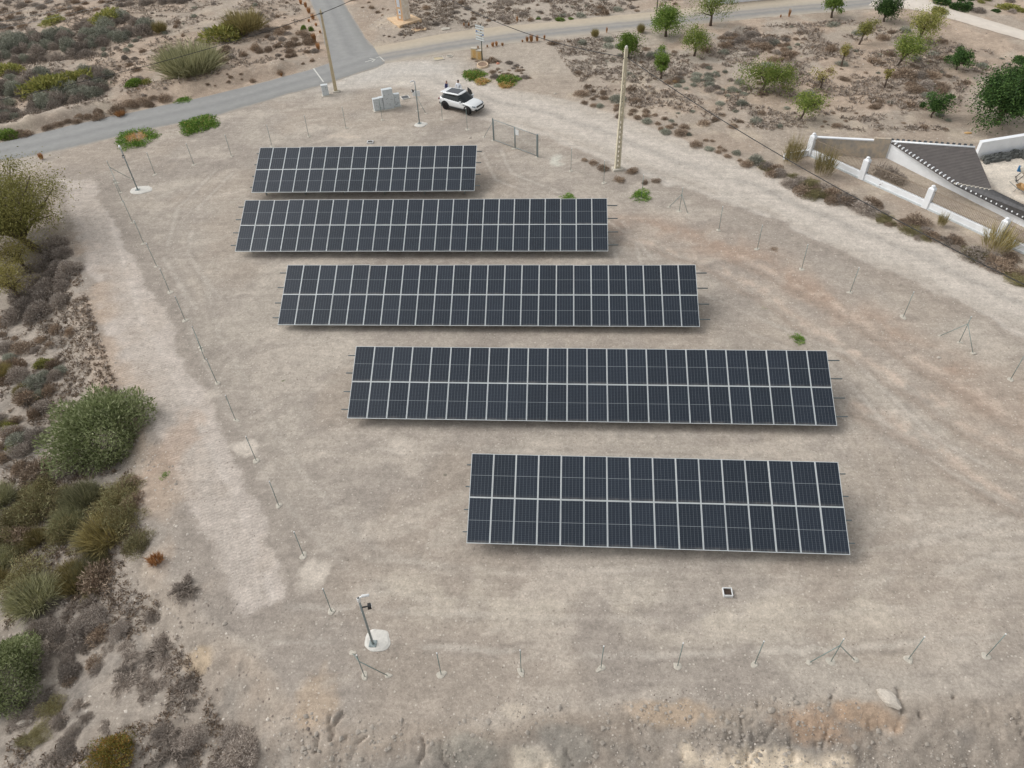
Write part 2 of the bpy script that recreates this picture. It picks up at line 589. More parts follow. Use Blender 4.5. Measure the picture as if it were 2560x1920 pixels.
ap = np.exp(-(dseg(wx, wy, PL((830, 205), (920, 192), (1020, 172), (1110, 170))) / 2.3) ** 2)
col = mixc(col, c3(189, 184, 177), ap * 0.75)
# reddish disturbed strip inside the right fence, with pale ruts
pk = PL((1560, 560), (1700, 582), (1900, 655), (2050, 745), (2200, 830), (2350, 925), (2560, 1040), (2800, 1180))
col = mixc(col, c3(166, 147, 132), np.exp(-(dseg(wx, wy, pk) / 1.9) ** 2) * (0.35 + 0.65 * sm(0.35, 0.6, n_mid)))
for ln, wd in ((PL((1560, 590), (1750, 648), (1900, 728), (2050, 828), (2200, 918), (2400, 1050), (2560, 1130)), 0.4),
               (PL((1850, 640), (2000, 715), (2150, 800), (2300, 900), (2560, 1060)), 0.35), (PL((2150, 1010), (2300, 1090), (2450, 1200), (2560, 1260)), 0.5)):
    col = mixc(col, c3(192, 175, 160), np.exp(-(dseg(wx, wy, ln) / wd) ** 2) * 0.75 * sm(0.3, 0.6, n_fin))
    col = mixc(col, c3(150, 135, 122), np.exp(-(dseg(wx + 0.5, wy + 0.75, ln) / (wd * 0.8)) ** 2) * 0.5)
# wheel tracks criss-crossing the yard
for pts_, am in ((((480, 700), (520, 850), (600, 1000), (720, 1200), (900, 1400), (1200, 1500)), .3), (((900, 1430), (1300, 1475), (1800, 1450), (2300, 1400), (2560, 1330)), .35),
                 (((700, 1560), (1100, 1575), (1600, 1595), (2100, 1575), (2560, 1540)), .6), (((2130, 1000), (2220, 1150), (2260, 1300), (2180, 1420), (1900, 1500)), .25),
                 (((1530, 560), (1640, 700), (1850, 800), (2100, 900), (2300, 1100), (2560, 1250)), .45), (((560, 430), (470, 520), (440, 640), (520, 760)), .45),
                 (((1230, 380), (1260, 440), (1400, 500), (1560, 600), (1580, 700)), .5), (((950, 1090), (1060, 1110), (1160, 1090), (1500, 1110), (1900, 1120)), .4)):
    ln = np.array(PL(*pts_))
    nv_ = np.gradient(ln, axis=0)
    nv_ = np.stack([-nv_[:, 1], nv_[:, 0]], 1) / (np.linalg.norm(nv_, axis=1, keepdims=True) + 1e-9)
    for of in (-.85, .85):
        l2 = [tuple(q) for q in ln + nv_ * of]
        dd = dseg(xc + .35 * (n_mid - .5), yc + .35 * (n_fin - .5), l2)
        col = mixc(col, c3(186, 178, 168), np.exp(-(dd / .17) ** 2) * am * sm(.3, .5, n_mid))
        col = mixc(col, c3(140, 132, 124), np.exp(-((dd - .28) / .1) ** 2) * am * .7 * sm(.35, .55, n_mid))
# pale drive-over band in front of the near array
col = mixc(col, c3(188, 178, 164), np.exp(-(dseg(wx, wy, PL((1000, 1480), (1300, 1500), (1600, 1540), (1900, 1540), (2300, 1520), (2700, 1480))) / 1.2) ** 2)
           * sm(0.4, 0.6, n_mid) * 0.8)
# near slope: rusty and chalky patches
for px, py, rx, ry, cc, am in ((2030, 1815, 1.5, 0.8, c3(178, 148, 122), .6), (2170, 1790, 1.4, 0.5, c3(184, 158, 134), .7), (1680, 1780, 1.9, .5, c3(188, 166, 142), .65),
                               (800, 1760, .9, 1.2, c3(182, 162, 140), .6), (1905, 1915, 3.2, .55, c3(224, 208, 186), 1.0), (1330, 1915, 1.0, .6, c3(218, 206, 188), .9),
                               (1310, 1770, .8, .4, c3(196, 184, 168), .6), (500, 1650, .8, .6, c3(188, 168, 142), .7), (430, 1120, 1.2, 2.5, c3(178, 156, 138), .5),
                               (1420, 1870, 1.5, .8, c3(150, 146, 138), .6), (1190, 1890, 1.6, .7, c3(154, 150, 140), .6),
                               (1395, 402, .55, .9, c3(208, 206, 194), .8), (1010, 1120, .9, .5, c3(196, 186, 174), .6), (1180, 475, .5, 1.2, c3(150, 142, 132), .4),
                               (530, 985, .5, .5, c3(200, 190, 178), .8), (610, 1120, .7, .6, c3(204, 194, 182), .8), (780, 1445, .7, .9, c3(200, 190, 178), .8), (662, 1180, .6, .5, c3(196, 186, 174), .6),
                               (860, 340, 1.4, .5, c3(194, 182, 168), .7), (1010, 205, 1.5, .35, c3(206, 198, 186), .8), (1200, 490, 1.2, .8, c3(192, 182, 168), .5)):
    q = G(px, py)
    e = np.sqrt(((wx - q[0]) / rx) ** 2 + ((wy - q[1]) / ry) ** 2)
    col = mixc(col, cc, sm(1.3, 0.6, e + 1.0 * (n_fin - 0.5) + .6 * (n_mid - .5)) * am)
# peach sand patches in the field on the right and above the left road
fld = np.maximum(sm(24, 32, wx) * sm(28, 34, wy), sm(-2, -8, wx) * sm(30, 36, wy))
col = mixc(col, c3(184, 165, 147), fld * nat * sm(0.48, 0.62, fbm(xc, yc, 0.25, 361, 4)) * 0.8)
col = mixc(col, c3(156, 140, 125), fld * nat * sm(0.50, 0.62, fbm(xc, yc, 0.6, 381, 4)) * 0.55)
vg = sm(0.3, -0.3, sdist(wx, wy, PL((2440, 400), (2490, 478), (2900, 660), (2900, 330))))
col = mixc(col, c3(218, 208, 194), vg)
col = col * (0.90 + 0.20 * fbm(xc, yc, 2.6, 431, 3))[:, None]
full = np.tile(c3(174, 162, 148), (len(x), 1))
full[core] = col
tread = np.zeros(len(x))
tread[core] = tr
nx, ny = len(XS), len(YS)
ii = (np.arange(ny - 1)[:, None] * nx + np.arange(nx - 1)[None, :]).ravel()
quads = np.stack([ii, ii + 1, ii + nx + 1, ii + nx], 1)
cxq, cyq = x[quads].mean(1), y[quads].mean(1)
zone = np.zeros(len(quads), int)
zone[inside(cxq, cyq, DIRT) & (cyq > -30)] = 1


def grid_object(name, sel, m):
    q = quads[sel]
    used = np.unique(q)
    rm = np.full(len(x), -1)
    rm[used] = np.arange(len(used))
    me = bpy.data.meshes.new(name)
    me.vertices.add(len(used))
    me.vertices.foreach_set('co', np.stack([x[used], y[used], z[used]], 1).astype(np.float32).ravel())
    me.loops.add(q.size)
    me.loops.foreach_set('vertex_index', rm[q].astype(np.int32).ravel())
    me.polygons.add(len(q))
    me.polygons.foreach_set('loop_start', np.arange(0, q.size, 4, dtype=np.int32))
    me.update(calc_edges=True)
    me.polygons.foreach_set('use_smooth', np.ones(len(q), bool))
    a = me.attributes.new('soil', 'FLOAT_COLOR', 'POINT')
    a.data.foreach_set('color', np.c_[full[used], tread[used]].astype(np.float32).ravel())
    me.materials.append(m)
    return kind(obj(name, me), 'structure')


def soil_material():
    m = bpy.data.materials.new('stony_soil')
    m.use_nodes = True
    n, l = m.node_tree.nodes, m.node_tree.links
    p = n['Principled BSDF']
    p.inputs['Roughness'].default_value = 0.95
    p.inputs['Specular IOR Level'].default_value = 0.15
    at = n.new('ShaderNodeAttribute')
    at.attribute_name = 'soil'
    tc = n.new('ShaderNodeTexCoord')

    def noise(sc, det, ro, dist=0.0):
        q = n.new('ShaderNodeTexNoise')
        q.inputs['Scale'].default_value = sc
        q.inputs['Detail'].default_value = det
        q.inputs['Roughness'].default_value = ro
        q.inputs['Distortion'].default_value = dist
        l.new(tc.outputs['Object'], q.inputs['Vector'])
        return q.outputs['Fac']

    def rng(v, a, b, c, d):
        q = n.new('ShaderNodeMapRange')
        for k, w in zip(('From Min', 'From Max', 'To Min', 'To Max'), (a, b, c, d)):
            q.inputs[k].default_value = w
        l.new(v, q.inputs['Value'])
        return q.outputs['Result']

    def math_(op, a, b):
        q = n.new('ShaderNodeMath')
        q.operation = op
        for k, w in enumerate((a, b)):
            if isinstance(w, float):
                q.inputs[k].default_value = w
            else:
                l.new(w, q.inputs[k])
        return q.outputs[0]

    n1 = noise(1.6, 8, 0.7, 0.4)
    n2 = noise(6.5, 8, 0.8)
    n3 = noise(24, 4, 0.75)
    f = math_('MULTIPLY', rng(n1, 0.36, 0.64, 0.90, 1.09), math_('MULTIPLY', rng(n2, 0.36, 0.64, 0.86, 1.13), rng(n3, 0.34, 0.66, 0.87, 1.13)))
    for ang_, amt in ((33, .035), (-18, .025), (80, .02)):       # drag marks of blade and tyres
        mq = n.new('ShaderNodeMapping')
        mq.inputs['Rotation'].default_value = (0, 0, R(ang_))
        mq.inputs['Scale'].default_value = (0.30, 3.2, 1)
        l.new(tc.outputs['Object'], mq.inputs['Vector'])
        ns = n.new('ShaderNodeTexNoise')
        ns.inputs['Scale'].default_value = 1.0
        ns.inputs['Detail'].default_value = 6
        ns.inputs['Distortion'].default_value = 0.6
        l.new(mq.outputs[0], ns.inputs['Vector'])
        f = math_('MULTIPLY', f, rng(ns.outputs['Fac'], 0.38, 0.62, 1 - amt, 1 + amt))
    for vs_, am_ in ((13.0, .09), (5.0, .04)):                      # crisp grain: every pebble-sized cell its own tone
        vg_ = n.new('ShaderNodeTexVoronoi')
        vg_.inputs['Scale'].default_value = vs_
        l.new(tc.outputs['Object'], vg_.inputs['Vector'])
        sg_ = n.new('ShaderNodeSeparateColor')
        l.new(vg_.outputs['Color'], sg_.inputs[0])
        f = math_('MULTIPLY', f, rng(sg_.outputs[0], 0, 1, 1 - am_, 1 + am_))
    # ribbed crawler marks on the bulldozed strip
    wv = n.new('ShaderNodeTexWave')
    wv.inputs['Scale'].default_value = 1.7
    wv.inputs['Distortion'].default_value = 5
    wv.inputs['Detail'].default_value = 3
    wv.inputs['Detail Scale'].default_value = 1.6
    mp = n.new('ShaderNodeMapping')
    mp.inputs['Rotation'].default_value = (0, 0, R(62))
    l.new(tc.outputs['Object'], mp.inputs['Vector'])
    l.new(mp.outputs[0], wv.inputs['Vector'])
    wf = math_('ADD', 1.0, math_('MULTIPLY', at.outputs['Alpha'], rng(wv.outputs['Fac'], 0, 1, -0.08, 0.05)))
    f = math_('MULTIPLY', f, wf)
    sc = n.new('ShaderNodeVectorMath')
    sc.operation = 'SCALE'
    l.new(at.outputs['Color'], sc.inputs[0])
    l.new(f, sc.inputs['Scale'])
    # pebbles: pale and dark grains
    vo = n.new('ShaderNodeTexVoronoi')
    vo.inputs['Scale'].default_value = 6.0
    l.new(tc.outputs['Object'], vo.inputs['Vector'])
    sx = n.new('ShaderNodeSeparateColor')
    l.new(vo.outputs['Color'], sx.inputs[0])
    size = rng(sx.outputs[1], 0, 1, 0.08, 0.32)
    peb = math_('MULTIPLY', math_('LESS_THAN', vo.outputs['Distance'], size), math_('GREATER_THAN', sx.outputs[0], 0.80))
    dark = math_('MULTIPLY', math_('LESS_THAN', vo.outputs['Distance'], size), math_('LESS_THAN', sx.outputs[0], 0.10))
    mx = n.new('ShaderNodeMix')
    mx.data_type = 'RGBA'
    l.new(math_('MULTIPLY', peb, 0.55), mx.inputs['Factor'])
    l.new(sc.outputs['Vector'], mx.inputs['A'])
    mx.inputs['B'].default_value = lin(214, 206, 194)
    my = n.new('ShaderNodeMix')
    my.data_type = 'RGBA'
    l.new(math_('MULTIPLY', dark, 0.4), my.inputs['Factor'])
    l.new(mx.outputs['Result'], my.inputs['A'])
    my.inputs['B'].default_value = lin(112, 102, 94)
    l.new(my.outputs['Result'], p.inputs['Base Color'])
    b = n.new('ShaderNodeBump')
    b.inputs['Strength'].default_value = 0.55
    b.inputs['Distance'].default_value = 0.035
    hh = math_('ADD', math_('ADD', n2, math_('MULTIPLY', n3, 0.35)), math_('ADD', math_('MULTIPLY', peb, 0.4), math_('MULTIPLY', math_('MULTIPLY', at.outputs['Alpha'], wv.outputs['Fac']), 0.10)))
    l.new(hh, b.inputs['Height'])
    l.new(b.outputs['Normal'], p.inputs['Normal'])
    return m


SOIL = soil_material()
ground = grid_object('ground', zone == 0, SOIL)
dirt_road = grid_object('dirt_road', zone == 1, SOIL)


# ------------------------------------------------------------ metalled roads
def resample(pl, n):
    a = np.array(pl)
    s = np.r_[0, np.cumsum(np.hypot(*np.diff(a, axis=0).T))]
    t = np.linspace(0, s[-1], n)
    return np.stack([np.interp(t, s, a[:, 0]), np.interp(t, s, a[:, 1])], 1)


def road(name, u, l, m, n=160, k=10, up=0.025, rag=0.10):
    U, L = resample(u, n), resample(l, n)
    vs, fs, uv = [], [], []
    for i in range(n):
        for j in range(k + 1):
            t = j / k
            p = U[i] * (1 - t) + L[i] * t
            if j in (0, k):
                p = p + rag * (np.array([fbm(p[0:1], p[1:2], 0.8, 401)[0], fbm(p[0:1], p[1:2], 0.8, 421)[0]]) - 0.5) * 2
            vs.append(p)
            uv.append((i / n, t))
    vs = np.array(vs)
    hz = HQ(vs[:, 0], vs[:, 1]) + up
    hz[np.arange(len(hz)) % (k + 1) == 0] -= 0.05
    hz[np.arange(len(hz)) % (k + 1) == k] -= 0.05
    for i in range(n - 1):
        for j in range(k):
            a = i * (k + 1) + j
            fs.append((a, a + k + 1, a + k + 2, a + 1))
    me = bpy.data.meshes.new(name)
    me.from_pydata(np.c_[vs, hz].tolist(), [], fs)
    a = me.attributes.new('across', 'FLOAT', 'POINT')
    a.data.foreach_set('value', [q[1] for q in uv])
    me.polygons.foreach_set('use_smooth', [True] * len(fs))
    me.materials.append(m)
    me.update()
    if me.polygons[0].normal.z < 0:
        me.flip_normals()
    return kind(obj(name, me), 'structure')


def road_material(name, base_c, dust_c, bands, streak=0.5):
    """bands: (position across 0..1, colour) wheel-polished and dusty lanes"""
    m = bpy.data.materials.new(name)
    m.use_nodes = True
    n, l = m.node_tree.nodes, m.node_tree.links
    p = n['Principled BSDF']
    p.inputs['Roughness'].default_value = 0.9
    p.inputs['Specular IOR Level'].default_value = 0.2
    at = n.new('ShaderNodeAttribute')
    at.attribute_name = 'across'
    tc = n.new('ShaderNodeTexCoord')
    nz = n.new('ShaderNodeTexNoise')
    nz.inputs['Scale'].default_value = 0.5
    nz.inputs['Detail'].default_value = 7
    nz.inputs['Roughness'].default_value = 0.65
    l.new(tc.outputs['Object'], nz.inputs['Vector'])
    ad = n.new('ShaderNodeMath')
    ad.operation = 'MULTIPLY_ADD'
    l.new(nz.outputs['Fac'], ad.inputs[0])
    ad.inputs[1].default_value = 0.16
    l.new(at.outputs['Fac'], ad.inputs[2])
    su = n.new('ShaderNodeMath')
    su.operation = 'SUBTRACT'
    l.new(ad.outputs[0], su.inputs[0])
    su.inputs[1].default_value = 0.08
    cr = n.new('ShaderNodeValToRGB')
    e = cr.color_ramp.elements
    e[0].position, e[0].color = bands[0]
    e[1].position, e[1].color = bands[-1]
    for q, c in bands[1:-1]:
        k = e.new(q)
        k.color = c
    l.new(su.outputs[0], cr.inputs['Fac'])
    n2 = n.new('ShaderNodeTexNoise')
    n2.inputs['Scale'].default_value = 1.3
    n2.inputs['Detail'].default_value = 9
    n2.inputs['Roughness'].default_value = 0.75
    l.new(tc.outputs['Object'], n2.inputs['Vector'])
    mr = n.new('ShaderNodeMapRange')
    mr.inputs['From Min'].default_value, mr.inputs['From Max'].default_value = 0.3, 0.7
    mr.inputs['To Min'].default_value, mr.inputs['To Max'].default_value = 0.90, 1.09
    l.new(n2.outputs['Fac'], mr.inputs['Value'])
    sc = n.new('ShaderNodeVectorMath')
    sc.operation = 'SCALE'
    l.new(cr.outputs['Color'], sc.inputs[0])
    l.new(mr.outputs['Result'], sc.inputs['Scale'])
    l.new(sc.outputs['Vector'], p.inputs['Base Color'])
    b = n.new('ShaderNodeBump')
    b.inputs['Strength'].default_value = 0.25
    b.inputs['Distance'].default_value = 0.01
    l.new(n2.outputs['Fac'], b.inputs['Height'])
    l.new(b.outputs['Normal'], p.inputs['Normal'])
    return m


TARMAC = road_material('worn_tarmac', 0, 0, [(0.0, lin(162, 155, 146)), (0.07, lin(145, 145, 144)), (0.35, lin(152, 152, 150)), (0.5, lin(141, 141, 140)), (0.72, lin(150, 150, 148)),
                                         (0.93, lin(141, 141, 139)), (1.0, lin(166, 158, 148))])
TANROAD = road_material('dust_covered_tarmac', 0, 0, [(0.0, lin(184, 171, 152)), (0.3, lin(184, 173, 156)), (0.46, lin(172, 164, 152)), (0.54, lin(150, 147, 143)), (0.63, lin(160, 155, 148)),
                                               (0.74, lin(143, 142, 140)), (0.86, lin(158, 153, 146)), (1.0, lin(182, 172, 158))])
PALER = road_material('pale_concrete_road', 0, 0, [(0.0, lin(206, 196, 184)), (0.5, lin(214, 205, 194)), (1.0, lin(206, 196, 184))])
road('side_road', SIDE_L, SIDE_R, TARMAC, 60, 8, 0.021)
road('tarmac_road', ROAD_U, ROAD_L, TARMAC, 170, 12, 0.027)
road('dusty_road', TAN_U, TAN_L, TANROAD, 130, 12, 0.034)
road('pale_concrete_road', PALE_U, PALE_L, PALER, 60, 6, 0.040)
PAINT = mat('worn_white_road_paint', lin(205, 204, 198), 0.8, 0, 0.12, 9)


def marking(name, strips, label):
    b = MB()
    for a, c, w in strips:
        A, B = G(*a), G(*c)
        d = (B - A)
        sd_ = Vector((-d.y, d.x, 0)).normalized() * w / 2
        n = 6
        vs = []
        for i in range(n + 1):
            q = A + d * i / n
            for s_ in (sd_, -sd_):
                w_ = q + s_
                vs.append(on(w_.x, w_.y, 0.042))
        b.add(vs, [(2 * i, 2 * i + 1, 2 * i + 3, 2 * i + 2) for i in range(n)])
    o = b.build(name, PAINT)
    tag(o, label, 'road marking', 'painted marks on the tarmac road')


marking('road_line', [((784, 172), (809, 206), 0.14)], 'thin white line painted across the tarmac road left of the pole')
marking('road_arrow', [((913, 156), (936, 149), 0.13), ((924, 147), (938, 149.5), 0.12), ((930, 156), (938, 149.5), 0.12)], 'small white arrow painted on the tarmac by the junction')
marking('road_line', [((949, 142.5), (961, 153), 0.10), ((940, 146), (949, 142.5), 0.08)], 'faint angled white line on the tarmac just right of the painted arrow')


# ------------------------------------------------------------ solar arrays
TILT = R(25)
PW, PH, GAP, LIP, THK = 1.140, 2.284, 0.014, 0.026, 0.035
FRAME = mat('anodised_aluminium_frame', lin(206, 212, 214), 0.45, 0.15, 0.03, 20)


def cell_material():
    m = bpy.data.materials.new('solar_cells_under_glass')
    m.use_nodes = True
    n, l = m.node_tree.nodes, m.node_tree.links
    p = n['Principled BSDF']
    p.inputs['Roughness'].default_value = 0.16
    p.inputs['IOR'].default_value = 1.5
    tc = n.new('ShaderNodeTexCoord')
    sp = n.new('ShaderNodeSeparateXYZ')
    l.new(tc.outputs['Object'], sp.inputs[0])

    def M_(op, a, b=0.0, c=None):
        q = n.new('ShaderNodeMath')
        q.operation = op
        for k, w in enumerate((a, b) if c is None else (a, b, c)):
            if isinstance(w, (int, float)):
                q.inputs[k].default_value = w
            else:
                l.new(w, q.inputs[k])
        return q.outputs[0]

    def line(coord, pitch, off, half):       # 1 near each multiple of pitch
        u = M_('DIVIDE', M_('SUBTRACT', coord, off), pitch)
        d = M_('ABSOLUTE', M_('SUBTRACT', u, M_('ROUND', u)))
        return M_('LESS_THAN', d, half / pitch)

    cw = (PW - 2 * LIP - 0.02) / 6
    ch = (PH - 2 * LIP - 0.05) / 24
    vx = line(sp.outputs[0], cw, LIP + 0.010, 0.0045)
    hy = line(sp.outputs[1], ch, LIP + 0.012, 0.0028)
    fine = line(sp.outputs[0], cw / 10, LIP + 0.010, 0.0011)
    mid = M_('LESS_THAN', M_('ABSOLUTE', M_('SUBTRACT', sp.outputs[1], PH / 2)), 0.009)
    nz = n.new('ShaderNodeTexNoise')
    nz.inputs['Scale'].default_value = 1.4
    nz.inputs['Detail'].default_value = 3
    oi = n.new('ShaderNodeObjectInfo')
    av = n.new('ShaderNodeVectorMath')
    l.new(tc.outputs['Object'], av.inputs[0])
    sc = n.new('ShaderNodeVectorMath')
    sc.operation = 'SCALE'
    sc.inputs[0].default_value = (31, 17, 5)
    l.new(oi.outputs['Random'], sc.inputs['Scale'])
    l.new(sc.outputs[0], av.inputs[1])
    l.new(av.outputs[0], nz.inputs['Vector'])
    ramp = n.new('ShaderNodeMix')
    ramp.data_type = 'RGBA'
    ramp.inputs['A'].default_value = (0.006, 0.0105, 0.019, 1)
    ramp.inputs['B'].default_value = (0.014, 0.021, 0.035, 1)
    l.new(M_('ADD', M_('MULTIPLY', nz.outputs['Fac'], 0.6), M_('MULTIPLY', oi.outputs['Random'], 0.5)), ramp.inputs['Factor'])

    def over(a, fac, colr, amt):
        q = n.new('ShaderNodeMix')
        q.data_type = 'RGBA'
        l.new(M_('MULTIPLY', fac, amt), q.inputs['Factor'])
        l.new(a, q.inputs['A'])
        q.inputs['B'].default_value = colr
        return q.outputs['Result']

    c = over(ramp.outputs['Result'], fine, lin(120, 130, 138), 0.16)
    c = over(c, hy, lin(120, 132, 140), 0.35)
    c = over(c, vx, lin(150, 162, 168), 0.42)
    c = over(c, mid, lin(196, 204, 208), 0.42)
    # a film of dust washed down to the lower edge of each panel
    du = n.new('ShaderNodeMapRange')
    du.inputs['From Min'].default_value, du.inputs['From Max'].default_value = 0.22, 0.02
    du.inputs['To Min'].default_value, du.inputs['To Max'].default_value = 0.0, 1.0
    l.new(sp.outputs[1], du.inputs['Value'])
    n2 = n.new('ShaderNodeTexNoise')
    n2.inputs['Scale'].default_value = 2.6
    l.new(av.outputs[0], n2.inputs['Vector'])
    c = over(c, M_('MULTIPLY', M_('POWER', du.outputs['Result'], 1.6), M_('MULTIPLY', n2.outputs['Fac'], n2.outputs['Fac'])), lin(170, 165, 156), 0.65)
    l.new(c, p.inputs['Base Color'])
    return m


CELLS = cell_material()
_f = MB()
for cx, cy, w, h in ((PW / 2, LIP / 2, PW, LIP), (PW / 2, PH - LIP / 2, PW, LIP), (LIP / 2, PH / 2, LIP, PH - 2 * LIP), (PW - LIP / 2, PH / 2, LIP, PH - 2 * LIP)):
    _f.box((cx, cy, -THK / 2), (w, h, THK))
FRAME_ME = _f.mesh('panel_frame', FRAME)
CELL_ME = MB().box((PW / 2, PH / 2, -0.010), (PW - 2 * LIP + 0.004, PH - 2 * LIP + 0.004, 0.012)).mesh('cell_sheet', CELLS)

TABLES = [(16, -6.694, 16.242, 0.8675, 0.00272, 0.00586, .22, .42, 'short solar array at the far end of the yard, farthest from the viewer', 'farthest'),
          (24, -5.5033, 8.155, 0.4217, 0.00085, 0.00473, .45, .75, 'long solar array second from the far end, starting farthest left', ''),
          (24, 0.0, 0.0, 0.0, 0.0, 0.00623, .45, .70, 'long solar array in the middle of the five rows', ''),
          (24, 6.454, -8.2852, -0.2045, -0.00121, 0.00319, .42, .66, 'long solar array second nearest the viewer, reaching farthest right of the long ones', ''),
          (16, 14.169, -16.4926, -0.3938, -0.00442, -0.00136, .22, .30, 'short solar array nearest the viewer, in the front row', '')]
for n_, tx, ty, tz, yaw, slope, exl, exr, lab, _ in TABLES:
    g0 = on(tx, ty)
    root = thing('solar_array', lab, 'solar panels', g0, 0, 'rows of solar panels in the yard')
    u = Vector((math.cos(yaw), math.sin(yaw), slope)).normalized()
    v = Vector((-math.cos(TILT) * math.sin(yaw), math.cos(TILT) * math.cos(yaw), math.sin(TILT)))
    v = (v - u * v.dot(u)).normalized()
    nn = u.cross(v)
    rot = Matrix((u, v, nn)).transposed()
    o0 = Vector((tx, ty, tz)) - g0
    rj = random.Random(n_ + int(ty))
    for r_ in (1, 0):
        for c_ in range(n_):
            pos = o0 + u * (c_ * (PW + GAP) + GAP / 2) + v * (r_ * (PH + GAP) + GAP / 2) + nn * rj.uniform(-.002, .002)
            fr = obj('solar_panel', FRAME_ME, root, pos)
            jit = Euler((R(rj.gauss(0, .3)), R(rj.gauss(0, .3)), 0)).to_matrix()
            fr.rotation_euler = (rot @ jit).to_euler()
            obj('cell_sheet', CELL_ME, fr)
    Ln = n_ * (PW + GAP)
    Mx = Matrix.Translation(o0) @ rot.to_4x4()
    for k, vv in enumerate((0.57, 1.68, 2.86, 4.0)):
        b = MB().box(((Ln + exr - exl) / 2, vv, -THK - 0.035), (Ln + exl + exr, 0.05, 0.065), 0, Mx)
        b.build('rail', RAIL, root)
    ns = max(4, int(round(Ln / 3.9)) + 1)
    for k in range(ns):
        ux = 0.9 + (Ln - 1.8) * k / (ns - 1)
        MB().box((ux, 2.30, -THK - 0.115), (0.07, 4.1, 0.09), 0, Mx).build('rafter', RAIL, root)
        for vv in (0.75, 3.85):
            tp = Mx @ Vector((ux, vv, -THK - 0.16))
            bt = on(tp.x + g0.x, tp.y + g0.y, -0.3) - g0
            MB().box((tp.x, tp.y, (tp.z + bt.z) / 2), (0.09, 0.09, tp.z - bt.z)).build('post', GALV, root)


# ------------------------------------------------------------ fence posts
def unit_post():
    p = MB()
    p.tube([(0, 0, -0.1), (0, 0, 2.0)], 0.020, 8)
    c = MB()
    c.lathe([(0.030, 1.985), (0.034, 1.995), (0.034, 2.02), (0.02, 2.035), (0.004, 2.04)], 8)
    return p.mesh('pole', GREEN_STEEL, True), c.mesh('cap', WHITE_PL)


POLE_ME, CAP_ME = unit_post()
FEET = [blob(0.22, 0.17, 0.025, s, 14, 0.4).mesh('footing', CONC_PALE) for s in range(5)]
post_i = [0]


def fence_post(px, py, label, braces=(), group='fence posts round the yard'):
    g = G(px, py)
    t = thing('fence_post', label, 'fence post', g, 0, group)
    rr = random.Random(int(px * 7 + py))
    t.rotation_euler = (R(rr.gauss(0, .6)), R(rr.gauss(0, .6)), 0)
    obj('pole', POLE_ME, t)
    obj('cap', CAP_ME, t)
    f = obj('footing', FEET[post_i[0] % 5], t)
    f.rotation_euler = (0, 0, post_i[0] * 1.7)
    f.scale = (rr.uniform(.8, 1.2), rr.uniform(.8, 1.2), 1)
    post_i[0] += 1
    for bx, by in braces:
        q = G(bx, by) - g
        MB().tube([(q.x, q.y, q.z - 0.05), (0, 0, 1.45)], 0.021, 7).build('brace', GREEN_STEEL, t, True)
        ft = obj('footing', FEET[(post_i[0] + 2) % 5], t, q)
        ft.scale = (.75, .75, 1)
    return t


ORD = ['first', 'second', 'third', 'fourth', 'fifth', 'sixth', 'seventh', 'eighth', 'ninth', 'tenth', 'eleventh']
left = [(307, 505), (332, 557), (360, 609), (392, 666), (425, 731), (463, 801), (505, 876), (543, 958), (589, 1050), (641, 1152), (697, 1264), (759, 1389), (829, 1529)]
fence_post(291, 457, 'fence post at the far left corner, beside the pale bulldozed strip', ((302, 482), (330, 447)))
for i, q in enumerate(left):
    k = len(left) - i
    if i < 6:
        lb = 'left side fence post, %s from the far left corner' % ORD[i]
    else:
        lb = 'left side fence post, %s from the near left corner' % ORD[k - 1]
    fence_post(*q, lb, ((514, 902), (501, 868)) if i == 6 else ())
fence_post(912, 1692, 'braced fence post at the near left corner, below the camera mast', ((971, 1689), (882, 1632)))
near = [(1103, 1686), (1303, 1680), (1502, 1671), (1694, 1664.5), (1887, 1659), (2077, 1654), (2271, 1648), (2465, 1641)]
for i, q in enumerate(near):
    if i == 5:
        fence_post(*q, 'near side fence post with two slanting braces', ((2022, 1656), (2138, 1649)))
    else:
        fence_post(*q, 'near side fence post, %s from the near left corner' % ORD[i])
right = [(2526, 949), (2398, 856), (2258, 792), (2125, 731), (2004, 673), (1893, 622.6), (1797, 576)]
for i, q in enumerate(right):
    if i == 1:
        fence_post(*q, 'right side fence post with two slanting braces near the picture edge', ((2349, 838), (2433, 884)))
    else:
        fence_post(*q, 'right side fence post, %s from the right picture edge' % ORD[i])
fence_post(1698, 527.6, 'braced fence post right of the green weed by the lattice pole', ((1672, 518), (1720, 533)))
fence_post(1603, 495, 'fence post growing out of the spiky green weed')
fence_post(1509.5, 457.6, 'fence post just left of the lattice concrete pole foot')
fence_post(1427, 427, 'fence post between the gate and the lattice pole')
far = [(388, 436), (485, 412), (579, 390.6), (680, 366), (772, 341), (865, 320), (956, 299.5)]
for i, q in enumerate(far):
    fence_post(*q, 'far side fence post, %s from the far left corner' % ORD[i])
fence_post(1106, 300, 'far side fence post near the rear wheel of the white car')
fence_post(1168.4, 323.7, 'far side fence post before the front wheel of the white car')
cp = fence_post(1045, 277, 'far corner fence post with two white boxes, behind the camera mast', ((1065, 284),))
MB().box((-0.17, -0.05, 1.72), (0.30, 0.10, 0.46)).build('meter_box', WHITE_PL, cp, bevel=0.01)
MB().box((0.22, -0.03, 1.70), (0.34, 0.05, 0.52)).build('sign_plate', WHITE_PL, cp, bevel=0.005)

# ------------------------------------------------------------ gate
ga, gm, gb = G(1234, 351.4), G(1287, 371.5), G(1344, 392.6)
gt = thing('gate', 'double-leaf mesh gate in a grey steel frame by the white car', 'gate', ga)
d1 = gb - ga
ang = math.atan2(d1.y, d1.x)
Lg = math.hypot(d1.x, d1.y)
sl = d1.z / Lg
GM = Matrix.Rotation(ang, 4, 'Z')


